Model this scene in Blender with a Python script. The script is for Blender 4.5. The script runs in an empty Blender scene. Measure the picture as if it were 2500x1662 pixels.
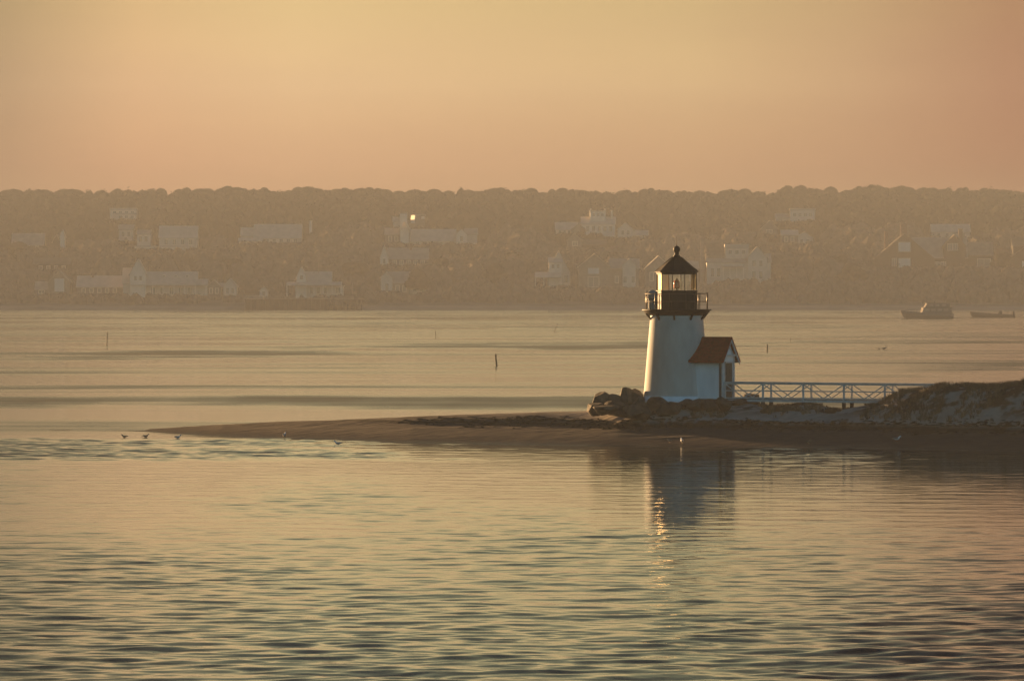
import bpy, bmesh, math, random
import numpy as np
from mathutils import Vector, Matrix
R = math.radians
random.seed(7); RNG = np.random.default_rng(7)
SC = bpy.context.scene
COL = SC.collection

# ------------------------------------------------------------------ camera
F = 13000.0; HZ = 685.0; CH = 9.72          # focal length in photo pixels, horizon row, eye height
cam_d = bpy.data.cameras.new('camera'); cam = bpy.data.objects.new('camera', cam_d); COL.objects.link(cam)
cam_d.sensor_width = 36; cam_d.lens = F/2500*36
cam_d.clip_start = 1; cam_d.clip_end = 8000
cam.location = (0, 0, CH)
cam.rotation_euler = (R(90)-math.atan((831-HZ)/F), 0, 0)
SC.camera = cam
SC.render.resolution_x = 1024; SC.render.resolution_y = 680

# ------------------------------------------------------------------ sun + sky
SUN_AZ = 40.0      # degrees to the left of straight ahead
SUN_EL = 5.0
sd = Vector((-math.sin(R(SUN_AZ))*math.cos(R(SUN_EL)), math.cos(R(SUN_AZ))*math.cos(R(SUN_EL)), math.sin(R(SUN_EL))))
sun_d = bpy.data.lights.new('sun', 'SUN'); sun = bpy.data.objects.new('sun', sun_d); COL.objects.link(sun)
sun_d.energy = 5.0; sun_d.angle = R(0.6); sun_d.color = (1.0, 0.60, 0.27)
sun.rotation_euler = sd.to_track_quat('Z', 'Y').to_euler()

W = bpy.data.worlds.new('World'); SC.world = W; W.use_nodes = True
nt = W.node_tree; N = nt.nodes; L = nt.links
N.clear()
def wn(t, **k):
    n = N.new(t)
    for a, b in k.items(): setattr(n, a, b)
    return n
sky = wn('ShaderNodeTexSky', sky_type='NISHITA', sun_disc=False)
sky.sun_elevation = R(SUN_EL); sky.sun_rotation = R(-SUN_AZ)
sky.air_density = 1.6; sky.dust_density = 3.0; sky.ozone_density = 1.0
tc = wn('ShaderNodeTexCoord'); sep = wn('ShaderNodeSeparateXYZ'); L.new(tc.outputs['Generated'], sep.inputs[0])
def math_n(op, a, b=None, clamp=False):
    n = wn('ShaderNodeMath', operation=op); n.use_clamp = clamp
    for i, v in enumerate((a, b)):
        if v is None: continue
        if isinstance(v, (int, float)): n.inputs[i].default_value = v
        else: L.new(v, n.inputs[i])
    return n.outputs[0]
def ramp_n(fac, stops):
    r = wn('ShaderNodeValToRGB'); e = r.color_ramp.elements
    while len(e) < len(stops): e.new(0.5)
    for q, (p, c) in zip(e, stops): q.position = p; q.color = (*c, 1)
    L.new(fac, r.inputs[0]); return r.outputs[0]
# elevation colouring of the hazy dusk sky: t = sqrt(z / 0.5)
t_el = math_n('SQRT', math_n('DIVIDE', math_n('MAXIMUM', sep.outputs[2], 0.0), 0.5))
EL_STOPS = [(0.0, (.62, .36, .22)), (.16, (.76, .47, .29)), (.21, (.88, .60, .38)), (.27, (.83, .65, .39)), (.32, (.63, .515, .28)), (.38, (.59, .485, .255)),
            (.46, (.48, .42, .24)), (.60, (.235, .25, .165)), (.80, (.165, .19, .15)), (1.0, (.12, .16, .19))]
elc = ramp_n(t_el, EL_STOPS)
# towards / away from the sunset
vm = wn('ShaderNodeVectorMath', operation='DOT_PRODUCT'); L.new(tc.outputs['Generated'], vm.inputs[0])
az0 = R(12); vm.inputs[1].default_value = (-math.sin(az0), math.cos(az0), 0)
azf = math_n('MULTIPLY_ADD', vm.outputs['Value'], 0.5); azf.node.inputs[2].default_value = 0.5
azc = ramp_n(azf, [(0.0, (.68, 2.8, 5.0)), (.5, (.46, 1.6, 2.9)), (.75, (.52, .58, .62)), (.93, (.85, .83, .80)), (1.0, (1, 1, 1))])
# pinker right side, with lens-like darkening of both sides painted into the sky
ratio = math_n('DIVIDE', sep.outputs[0], math_n('MAXIMUM', sep.outputs[1], 0.05))
rr = math_n('MULTIPLY_ADD', ratio, 3.0); rr.node.inputs[2].default_value = 0.5; rr.node.use_clamp = True
xc = ramp_n(rr, [(0.0, (.45, .44, .46)), (.215, (.48, .475, .50)), (.29, (.84, .79, .79)), (.38, (.98, .98, .97)), (.60, (1, 1, .98)), (.69, (.90, .83, .86)), (.78, (.73, .54, .61)), (1.0, (.72, .56, .60))])
def mulc(a, b):
    m = wn('ShaderNodeMix', data_type='RGBA', blend_type='MULTIPLY'); m.inputs[0].default_value = 1
    L.new(a, m.inputs[6]); L.new(b, m.inputs[7]); return m.outputs[2]
# soft streaky cloud variation
nz = wn('ShaderNodeTexNoise'); nz.inputs['Scale'].default_value = 1; nz.inputs['Detail'].default_value = 3
mp = wn('ShaderNodeMapping'); mp.inputs['Scale'].default_value = (9, 9, 60)
L.new(tc.outputs['Generated'], mp.inputs[0]); L.new(mp.outputs[0], nz.inputs[0])
nzc = ramp_n(nz.outputs['Fac'], [(.3, (.955, .94, .95)), (.7, (1.03, 1.03, 1.0))])
# the Nishita colour, pulled to its own luminance so that the dusk colours above lead
bw = wn('ShaderNodeMix', data_type='RGBA', blend_type='MIX'); bw.inputs[0].default_value = 0.85
bwn = wn('ShaderNodeRGBToBW'); L.new(sky.outputs[0], bwn.inputs[0])
L.new(sky.outputs[0], bw.inputs[6]); L.new(bwn.outputs[0], bw.inputs[7])
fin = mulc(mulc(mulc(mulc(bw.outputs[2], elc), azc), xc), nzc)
bg = wn('ShaderNodeBackground'); bg.inputs['Strength'].default_value = 0.135
out = wn('ShaderNodeOutputWorld'); L.new(fin, bg.inputs[0]); L.new(bg.outputs[0], out.inputs[0])
try: W.cycles.sampling_method = 'MANUAL'; W.cycles.sample_map_resolution = 512
except Exception: pass

vs = SC.view_settings; vs.view_transform = 'Standard'; vs.look = 'None'; vs.gamma = 1; vs.use_curve_mapping = False
vs.exposure = 2.0
cy = SC.cycles
cy.use_denoising = True
try: cy.denoiser = 'OPENIMAGEDENOISE'
except Exception: pass
cy.max_bounces = 5; cy.diffuse_bounces = 2; cy.glossy_bounces = 3; cy.transparent_max_bounces = 12
cy.volume_bounces = 0; cy.use_light_tree = True
cy.sample_clamp_direct = 12; cy.sample_clamp_indirect = 4
cy.caustics_reflective = False; cy.caustics_refractive = False

# ------------------------------------------------------------------ helpers
def tag(o, label=None, cat=None, group=None, kind=None):
    if label: o['label'] = label
    if cat: o['category'] = cat
    if group: o['group'] = group
    if kind: o['kind'] = kind
    return o
def empty(name, loc, rz=0):
    o = bpy.data.objects.new(name, None); COL.objects.link(o); o.location = loc; o.rotation_euler = (0, 0, rz)
    o.empty_display_size = 0.2
    return o
def copy_tree(o, parent=None):
    c = o.copy(); COL.objects.link(c)
    if parent is not None: c.parent = parent
    for ch in list(o.children): copy_tree(ch, c)
    return c
def at(px, py, D):
    return Vector(((px-1250)/F*D, D, CH-(py-HZ)/F*D))

class MB:
    def __init__(s): s.v = []; s.f = []; s.sm = []
    def add(s, vs, fs, smooth=False):
        b = len(s.v); s.v += [tuple(q) for q in vs]; s.f += [tuple(i+b for i in q) for q in fs]; s.sm += [smooth]*len(fs); return s
    def box(s, x0, x1, y0, y1, z0, z1):
        return s.add([(x0,y0,z0),(x1,y0,z0),(x1,y1,z0),(x0,y1,z0),(x0,y0,z1),(x1,y0,z1),(x1,y1,z1),(x0,y1,z1)],
                     [(0,3,2,1),(4,5,6,7),(0,1,5,4),(1,2,6,5),(2,3,7,6),(3,0,4,7)])
    def bar(s, a, b, w, h=None, n=4, w2=None):
        a = Vector(a); b = Vector(b); h = h or w; w2 = w if w2 is None else w2
        d = (b-a).normalized(); up = Vector((0,0,1)) if abs(d.z) < .95 else Vector((0,1,0))
        u = d.cross(up).normalized(); v = u.cross(d).normalized()
        vs = []
        off = math.pi/4 if n == 4 else 0
        k = math.sqrt(2) if n == 4 else 1
        for p, q in ((a, 1), (b, w2/w)):
            for i in range(n):
                t = off+2*math.pi*i/n
                vs.append(p+u*math.cos(t)*w/2*k*q+v*math.sin(t)*h/2*k*q)
        fs = [(i, (i+1) % n, (i+1) % n+n, i+n) for i in range(n)]+[tuple(range(n))[::-1], tuple(range(n, 2*n))]
        return s.add(vs, fs, n > 6)
    def lathe(s, prof, n=48, ph=0, c=(0,0), smooth=True, cap=True):
        vs = []; fs = []
        for r, z in prof:
            for i in range(n):
                t = ph+2*math.pi*i/n; vs.append((c[0]+r*math.cos(t), c[1]+r*math.sin(t), z))
        for k in range(len(prof)-1):
            for i in range(n):
                j = (i+1) % n; fs.append((k*n+i, k*n+j, (k+1)*n+j, (k+1)*n+i))
        s.add(vs, fs, smooth)
        if cap:
            b = len(s.v)-len(vs)
            s.f.append(tuple(range(b, b+n))[::-1]); s.sm.append(False)
            m = b+(len(prof)-1)*n; s.f.append(tuple(range(m, m+n))); s.sm.append(False)
        return s
    def loft(s, rings, cap=True, smooth=True):
        n = len(rings[0]); vs = [p for r in rings for p in r]; fs = []
        for k in range(len(rings)-1):
            for i in range(n):
                j = (i+1) % n; fs.append((k*n+i, k*n+j, (k+1)*n+j, (k+1)*n+i))
        if cap: fs += [tuple(range(n))[::-1], tuple(range((len(rings)-1)*n, len(rings)*n))]
        return s.add(vs, fs, smooth)
    def prism(s, poly, y0, y1):       # polygon in x,z extruded along y
        n = len(poly); vs = [(x, y0, z) for x, z in poly]+[(x, y1, z) for x, z in poly]
        fs = [tuple(range(n)), tuple(range(n, 2*n))[::-1]]+[(i, i+n, (i+1) % n+n, (i+1) % n) for i in range(n)]
        return s.add(vs, fs)
    def prismx(s, poly, x0, x1):      # polygon in y,z extruded along x
        n = len(poly); vs = [(x0, y, z) for y, z in poly]+[(x1, y, z) for y, z in poly]
        fs = [tuple(range(n))[::-1], tuple(range(n, 2*n))]+[(i, (i+1) % n, (i+1) % n+n, i+n) for i in range(n)]
        return s.add(vs, fs)
    def build(s, name, m, parent=None, loc=None):
        me = bpy.data.meshes.new(name); me.from_pydata(s.v, [], s.f); me.update()
        me.polygons.foreach_set('use_smooth', s.sm); me.materials.append(m)
        o = bpy.data.objects.new(name, me); COL.objects.link(o)
        if parent is not None: o.parent = parent
        if loc is not None: o.location = loc
        return o
def grid_obj(name, X, Y, Z, m, smooth=True):
    ny, nx = X.shape
    me = bpy.data.meshes.new(name)
    co = np.stack([X, Y, Z], -1).reshape(-1, 3).astype(np.float32)
    i = np.arange(ny*nx).reshape(ny, nx)
    q = np.stack([i[:-1,:-1], i[:-1,1:], i[1:,1:], i[1:,:-1]], -1).reshape(-1, 4).astype(np.int32)
    fill(me, co, q); me.materials.append(m)
    if smooth: me.polygons.foreach_set('use_smooth', np.ones(len(q), bool))
    o = bpy.data.objects.new(name, me); COL.objects.link(o); return o
def fill(me, co, q):
    k = q.shape[1]
    me.vertices.add(len(co)); me.vertices.foreach_set('co', co.reshape(-1))
    me.loops.add(q.size); me.loops.foreach_set('vertex_index', q.reshape(-1))
    me.polygons.add(len(q)); me.polygons.foreach_set('loop_start', np.arange(0, q.size, k, dtype=np.int32))
    try: me.polygons.foreach_set('loop_total', np.full(len(q), k, dtype=np.int32))
    except Exception: pass
    me.update(calc_edges=True); me.validate()

_perm = RNG.random((256, 256))
def vnoise(x, y):
    xi = np.floor(x).astype(int); yi = np.floor(y).astype(int); fx = x-xi; fy = y-yi
    fx = fx*fx*(3-2*fx); fy = fy*fy*(3-2*fy)
    g = lambda a, b: _perm[a & 255, b & 255]
    return (g(xi, yi)*(1-fx)+g(xi+1, yi)*fx)*(1-fy)+(g(xi, yi+1)*(1-fx)+g(xi+1, yi+1)*fx)*fy
def fbm(x, y, o=4):
    s = 0; a = 1; t = 0
    for k in range(o): s = s+a*vnoise(x*2**k+17*k, y*2**k+31*k); t += a; a *= .5
    return s/t-.5
def sstep(a, b, x):
    t = np.clip((x-a)/(b-a), 0, 1); return t*t*(3-2*t)

# ------------------------------------------------------------------ materials
def M(name, col, rough=.7, var=0, vs=2.0, bump=0, bs=20.0, bd=.02, metal=0, spec=None, stretch=(1,1,1), col2=None):
    m = bpy.data.materials.new(name); m.use_nodes = True; t = m.node_tree; b = t.nodes['Principled BSDF']
    b.inputs['Base Color'].default_value = (*col, 1); b.inputs['Roughness'].default_value = rough; b.inputs['Metallic'].default_value = metal
    if spec is not None: b.inputs['Specular IOR Level'].default_value = spec
    g = t.nodes.new('ShaderNodeNewGeometry'); mp = t.nodes.new('ShaderNodeMapping'); mp.inputs['Scale'].default_value = stretch
    t.links.new(g.outputs['Position'], mp.inputs[0])
    if var:
        n = t.nodes.new('ShaderNodeTexNoise'); n.inputs['Scale'].default_value = vs; n.inputs['Detail'].default_value = 5
        t.links.new(mp.outputs[0], n.inputs[0])
        r = t.nodes.new('ShaderNodeValToRGB'); e = r.color_ramp.elements
        e[0].position = .32; e[1].position = .68
        c2 = col2 or tuple(min(1, c*(1+var)) for c in col)
        e[0].color = (*[c*(1-var) for c in col], 1); e[1].color = (*c2, 1)
        t.links.new(n.outputs['Fac'], r.inputs[0]); t.links.new(r.outputs[0], b.inputs['Base Color'])
    if bump:
        n = t.nodes.new('ShaderNodeTexNoise'); n.inputs['Scale'].default_value = bs; n.inputs['Detail'].default_value = 6
        t.links.new(mp.outputs[0], n.inputs[0])
        q = t.nodes.new('ShaderNodeBump'); q.inputs['Strength'].default_value = bump; q.inputs['Distance'].default_value = bd
        t.links.new(n.outputs['Fac'], q.inputs['Height']); t.links.new(q.outputs[0], b.inputs['Normal'])
    return m
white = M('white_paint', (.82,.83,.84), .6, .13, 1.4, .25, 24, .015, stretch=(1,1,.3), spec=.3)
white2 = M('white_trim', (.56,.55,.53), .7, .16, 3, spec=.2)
black = M('black_paint', (.018,.013,.010), .6, .3, 3, .35, 9, .03, spec=.2)
brass = M('weathered_metal', (.06,.04,.025), .4, .3, 5, 0, 1, .1, .5)
redroof = M('red_shingle', (.24,.022,.010), .9, .35, 6, .5, 14, .03, spec=.1)
green = M('dark_green_door', (.02,.035,.028), .5, .2, 3)
darktrim = M('dark_green_trim', (.03,.045,.045), .6, .2, 3)
greymetal = M('galvanised_metal', (.23,.225,.215), .8, .15, 4)
redlens = M('red_lens', (.75,.09,.03), .15, .1, 8)
redlens.node_tree.nodes['Principled BSDF'].inputs['Coat Weight'].default_value = .5
rockm = M('granite', (.055,.042,.030), .85, .5, 1.6, .8, 5, .12, spec=.15, col2=(.11,.085,.06))
timber = M('dark_timber', (.045,.033,.024), .85, .3, 4, .5, 12, .03)
polem = M('wet_pole', (.05,.035,.022), .8, .3, 4)
bark = M('bark', (.05,.038,.03), .9, .3, 2)
leaf = M('foliage', (.036,.033,.022), .95, .45, .25, spec=0)
leaf2 = M('dark_foliage', (.022,.022,.016), .95, .4, .3, spec=0)
pale_wall = M('pale_clapboard', (.50,.43,.355), .7, .08, .6, spec=.05)
white_wall = M('white_house_wall', (.62,.54,.45), .7, .06, .6, spec=.05)
shingle_wall = M('weathered_shingle', (.17,.145,.12), .85, .2, .8, spec=.05)
dark_wall = M('dark_shingle', (.035,.030,.026), .9, .2, .8, spec=.05)
pale_roof = M('pale_roof', (.40,.34,.285), .8, .12, .5, spec=.05)
grey_roof = M('grey_roof', (.26,.23,.20), .85, .15, .5, spec=.05)
dark_roof = M('dark_roof', (.10,.088,.075), .9, .2, .5, spec=0)
brick = M('chimney_brick', (.12,.07,.05), .85, .2, 2, spec=.05)
glassd = M('window_pane', (.20,.18,.15), .12, .1, 1)
palepane = M('pale_window_pane', (.55,.50,.45), .3, .05, 1)  # pale pane colour for the lighter windows
hullw = M('boat_hull_paint', (.14,.12,.105), .8, .1, 2, spec=.05)
hulld = M('boat_dark_paint', (.08,.068,.058), .8, .1, 2, spec=.05)
gullw = M('white_feathers', (.75,.73,.72), .8, .05, 9)
gullg = M('grey_feathers', (.30,.31,.33), .8, .1, 9)
gullb = M('brown_feathers', (.20,.16,.13), .8, .3, 9)
beakm = M('bird_beak', (.45,.28,.06), .5)

def glass_mat():
    m = bpy.data.materials.new('lantern_glass'); m.use_nodes = True; t = m.node_tree; t.nodes.clear()
    tr = t.nodes.new('ShaderNodeBsdfTransparent'); tr.inputs[0].default_value = (.93,.95,.93,1)
    gl = t.nodes.new('ShaderNodeBsdfGlossy'); gl.inputs['Roughness'].default_value = .34; gl.inputs[0].default_value = (.62,.52,.36,1)
    df = t.nodes.new('ShaderNodeBsdfTranslucent'); df.inputs[0].default_value = (.9,.88,.8,1)
    fr = t.nodes.new('ShaderNodeFresnel'); fr.inputs[0].default_value = 1.5
    mx = t.nodes.new('ShaderNodeMixShader'); mx2 = t.nodes.new('ShaderNodeMixShader'); mx2.inputs[0].default_value = .012
    o = t.nodes.new('ShaderNodeOutputMaterial')
    t.links.new(fr.outputs[0], mx.inputs[0]); t.links.new(tr.outputs[0], mx.inputs[1]); t.links.new(gl.outputs[0], mx.inputs[2])
    t.links.new(mx.outputs[0], mx2.inputs[1]); t.links.new(df.outputs[0], mx2.inputs[2]); t.links.new(mx2.outputs[0], o.inputs[0])
    return m
lglass = glass_mat()

def node_mat(name):
    m = bpy.data.materials.new(name); m.use_nodes = True; t = m.node_tree; b = t.nodes['Principled BSDF']
    def nn(ty, **k):
        n = t.nodes.new(ty)
        for a, v in k.items():
            if a.startswith('i_'): n.inputs[a[2:]].default_value = v
            else: setattr(n, a, v)
        return n
    def mth(op, a, b_=None, c=None, clamp=False):
        n = nn('ShaderNodeMath', operation=op); n.use_clamp = clamp
        for i, v in enumerate((a, b_, c)):
            if v is None: continue
            if isinstance(v, (int, float)): n.inputs[i].default_value = v
            else: t.links.new(v, n.inputs[i])
        return n.outputs[0]
    def rmp(f, stops, interp='LINEAR'):
        r = nn('ShaderNodeValToRGB'); e = r.color_ramp.elements; r.color_ramp.interpolation = interp
        while len(e) < len(stops): e.new(.5)
        for q, (p, c) in zip(e, stops): q.position = p; q.color = (*c, 1) if not isinstance(c, (int, float)) else (c, c, c, 1)
        t.links.new(f, r.inputs[0]); return r.outputs[0]
    def noise(scale, stretch=(1,1,1), detail=4, loc=(0,0,0), rough=.5):
        g = nn('ShaderNodeNewGeometry'); mp = nn('ShaderNodeMapping'); mp.inputs['Scale'].default_value = stretch; mp.inputs['Location'].default_value = loc
        n = nn('ShaderNodeTexNoise'); n.inputs['Scale'].default_value = scale; n.inputs['Detail'].default_value = detail; n.inputs['Roughness'].default_value = rough
        t.links.new(g.outputs['Position'], mp.inputs[0]); t.links.new(mp.outputs[0], n.inputs[0]); return n.outputs['Fac']
    return m, t, b, nn, mth, rmp, noise

def water_mat():
    m, t, b, nn, mth, rmp, noise = node_mat('sea_water')
    b.inputs['Base Color'].default_value = (.016, .026, .022, 1); b.inputs['IOR'].default_value = 1.33
    g = nn('ShaderNodeNewGeometry'); s = nn('ShaderNodeSeparateXYZ'); t.links.new(g.outputs['Position'], s.inputs[0])
    # wind lanes: long streaks of ruffled water lying roughly across the harbour, wider far out
    x, y = s.outputs[0], s.outputs[1]
    warp = noise(.02, (1, .6, 1), 3, (5, 2, 0))
    wy = mth('ADD', y, mth('MULTIPLY', mth('SUBTRACT', warp, .5), mth('MULTIPLY', y, .10)))
    wy = mth('ADD', wy, mth('MULTIPLY', mth('SUBTRACT', noise(.14, (.30, 1, 1), 5, (1, 7, 0), .65), .5), mth('MULTIPLY', y, .055)))
    tf = mth('MULTIPLY', mth('DIVIDE', mth('SUBTRACT', 1000, y), 300, clamp=True), mth('DIVIDE', mth('SUBTRACT', y, 450), 150, clamp=True))
    wy2 = mth('SUBTRACT', wy, mth('MULTIPLY', mth('MULTIPLY', x, 1.9), tf))
    lane = rmp(mth('DIVIDE', wy2, 1800), [(0, .2), (.196, .2), (.203, .5), (.211, .12), (.221, .05), (.229, .75), (.243, .8), (.252, .1), (.271, .1), (.277, .45), (.288, .1), (.33, .08), (.365, .2),
                  (.404, .1), (.414, .75), (.450, .8), (.470, .15), (.50, .35), (.55, .15), (.62, .4), (.69, .35), (.72, .1), (.78, .0), (.80, .05), (.815, .42), (.97, .35)])
    fine = noise(.07, (.16, 1, 1), 5, (0, 9, 0), .6)
    broad = noise(.022, (.30, 1, 1), 4, (3, 1, 0))
    far = mth('MULTIPLY', mth('SUBTRACT', y, 322), .03, clamp=True)
    lf = mth('ADD', mth('MULTIPLY', lane, mth('MULTIPLY', rmp(noise(.03, (1, .25, 1), 4, (8, 3, 0), .6), [(.36, .12), (.62, 1)]), 1.15)), mth('MULTIPLY', mth('ADD', mth('SUBTRACT', fine, .5), mth('SUBTRACT', broad, .5)), 2.2))
    lf = mth('MULTIPLY', mth('MAXIMUM', lf, 0), far, clamp=True)
    rough = mth('ADD', .045, mth('ADD', mth('MULTIPLY', far, .035), mth('MULTIPLY', lf, .42)))
    t.links.new(rough, b.inputs['Roughness'])
    n1 = noise(2.2, (.8, 1, 1), 4); n2 = noise(.5, (.5, 1, 1), 3)
    q = nn('ShaderNodeBump'); q.inputs['Strength'].default_value = 1.0
    t.links.new(mth('ADD', mth('MULTIPLY', n1, .009), mth('ADD', mth('MULTIPLY', n2, .018), mth('MULTIPLY', noise(6.5, (.7, 1, 1), 3), .0025))), q.inputs['Height']); q.inputs['Distance'].default_value = 1.0
    t.links.new(q.outputs[0], b.inputs['Normal'])
    return m
waterm = water_mat()

def sand_mat():
    m, t, b, nn, mth, rmp, noise = node_mat('beach_sand')
    g = nn('ShaderNodeNewGeometry'); s = nn('ShaderNodeSeparateXYZ'); t.links.new(g.outputs['Position'], s.inputs[0])
    n = noise(.5, (.12, 1, 1), 5); n2 = noise(3.0, (.5, 1, 1), 5); n3 = noise(.55, (.45, 1, 1), 4, (4, 4, 0), .6)
    zz = mth('ADD', s.outputs[2], mth('MULTIPLY', mth('SUBTRACT', n, .5), .22))
    c = rmp(mth('DIVIDE', zz, 4), [(0, (.055,.040,.031)), (.03, (.070,.052,.041)), (.10, (.072,.056,.046)), (.20, (.078,.060,.050)), (.235, (.074,.057,.047)), (.245, (.032,.024,.017)), (.262, (.035,.026,.019)),
                                  (.275, (.11,.088,.072)), (.30, (.07,.055,.043)), (.37, (.13,.11,.095)), (.44, (.27,.23,.19)), (.60, (.33,.28,.23)), (1, (.28,.24,.20))])
    dry = mth('MULTIPLY', mth('MULTIPLY', mth('SUBTRACT', zz, 1.12), 5.0, clamp=True), mth('DIVIDE', mth('SUBTRACT', s.outputs[0], 2), 7, clamp=True))
    md = nn('ShaderNodeMix', data_type='RGBA'); t.links.new(dry, md.inputs[0]); t.links.new(c, md.inputs[6]); md.inputs[7].default_value = (.34,.285,.235,1); c = md.outputs[2]
    # patches of pale dry sand against brown litter and roots
    mx = nn('ShaderNodeMix', data_type='RGBA'); t.links.new(c, mx.inputs[6]); mx.inputs[7].default_value = (.045,.034,.022,1)
    hi = mth('MULTIPLY', mth('SUBTRACT', s.outputs[2], 1.45), 1.6, clamp=True)
    pf = mth('MULTIPLY', rmp(mth('ADD', mth('MULTIPLY', mth('SUBTRACT', s.outputs[2], 1.9, clamp=True), .05), mth('ADD', mth('MULTIPLY', n3, .70), mth('MULTIPLY', n2, .30))), [(.50, 0), (.56, 1)]), hi)
    t.links.new(pf, mx.inputs[0])
    mx2 = nn('ShaderNodeMix', data_type='RGBA', blend_type='MULTIPLY'); mx2.inputs[0].default_value = 1
    t.links.new(mx.outputs[2], mx2.inputs[6]); t.links.new(rmp(n2, [(.3, .72), (.7, 1.15)]), mx2.inputs[7])
    t.links.new(mx2.outputs[2], b.inputs['Base Color'])
    t.links.new(rmp(mth('DIVIDE', zz, 4), [(0, .35), (.05, .6), (.12, .95)]), b.inputs['Roughness'])
    b.inputs['Specular IOR Level'].default_value = .06
    q = nn('ShaderNodeBump'); q.inputs['Strength'].default_value = .8; q.inputs['Distance'].default_value = .12
    t.links.new(noise(2.5, (.4, 1, 1), 7), q.inputs['Height']); t.links.new(q.outputs[0], b.inputs['Normal'])
    return m
sandm = sand_mat()

def hill_mat():
    m, t, b, nn, mth, rmp, noise = node_mat('far_hillside')
    g = nn('ShaderNodeNewGeometry'); s = nn('ShaderNodeSeparateXYZ'); t.links.new(g.outputs['Position'], s.inputs[0])
    c = rmp(mth('DIVIDE', s.outputs[2], 10), [(0, (.20,.165,.13)), (.10, (.24,.20,.16)), (.16, (.10,.085,.06)), (.3, (.06,.052,.035)), (1, (.05,.045,.03))])
    mx2 = nn('ShaderNodeMix', data_type='RGBA', blend_type='MULTIPLY'); mx2.inputs[0].default_value = 1
    t.links.new(c, mx2.inputs[6]); t.links.new(rmp(noise(.06, (1,1,1), 6), [(.3, .6), (.7, 1.3)]), mx2.inputs[7])
    t.links.new(mx2.outputs[2], b.inputs['Base Color']); b.inputs['Roughness'].default_value = .95
    q = nn('ShaderNodeBump'); q.inputs['Strength'].default_value = 1; q.inputs['Distance'].default_value = 1.5
    t.links.new(noise(.3, (1,1,1), 6), q.inputs['Height']); t.links.new(q.outputs[0], b.inputs['Normal'])
    return m
hillm = hill_mat()
grassm = M('dune_grass_blades', (.10,.070,.035), .9, .5, 1.5, col2=(.17,.12,.06))
dgrassm = M('dark_dune_shrub', (.035,.026,.018), .9, .4, 1.5)

# ------------------------------------------------------------------ water
def water():
    xs = np.concatenate([-np.geomspace(46, 1500, 34)[::-1], np.arange(-45.8, 45.9, .17), np.geomspace(46, 1500, 34)])
    ys = [-250, -100, 0, 60, 100, 118]; y = 124.0
    while y < 336: ys.append(y); y += .12+(y-124)*.0009
    while y < 2900: ys.append(y); y += .5+(y-336)*.03
    ys = np.array(ys)
    X, Y = np.meshgrid(xs, ys); Z = np.zeros_like(X)
    win = sstep(46, 43, np.abs(X))*sstep(123, 127, Y)*sstep(336, 320, Y)
    amp = .20+.48*sstep(220, 165, Y+14*fbm(X*.05, Y*.03)*2)+.36*sstep(168, 138, Y+12*fbm(X*.08, Y*.05)*2)+.40*sstep(-.02, .25, fbm(X*.06+3, Y*.02+8, 3))
    rip = sstep(-.02, .16, fbm(X*.06+40, Y*.05+3, 3)+.06)*sstep(284, 296, Y)*(.35+.65*sstep(20, -2, X))
    amp = amp*(1-.25*sstep(235, 275, Y)+.35*sstep(288, 300, Y))+(.60+.45*sstep(0, -14, X))*rip
    r = np.random.default_rng(11)
    W_ = np.zeros_like(X)
    for i in range(84):
        lam = .62*(4.6/.62)**r.random()
        th = r.normal(0, .42)+math.pi/2
        k = 2*math.pi/lam; a = .0060*lam**.80*r.uniform(.5, 1.3)/math.sqrt(84/14)
        ph = k*(X*math.cos(th)+Y*math.sin(th))+r.random()*6.28+.9*fbm(X*.09+i, Y*.07+i*3, 2)*6
        W_ += a*np.sin(ph)+.22*a*np.sin(2*ph+1.57)
    Z = W_*amp*win
    o = grid_obj('water', X, Y, Z, waterm); tag(o, kind='structure')
water()

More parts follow.
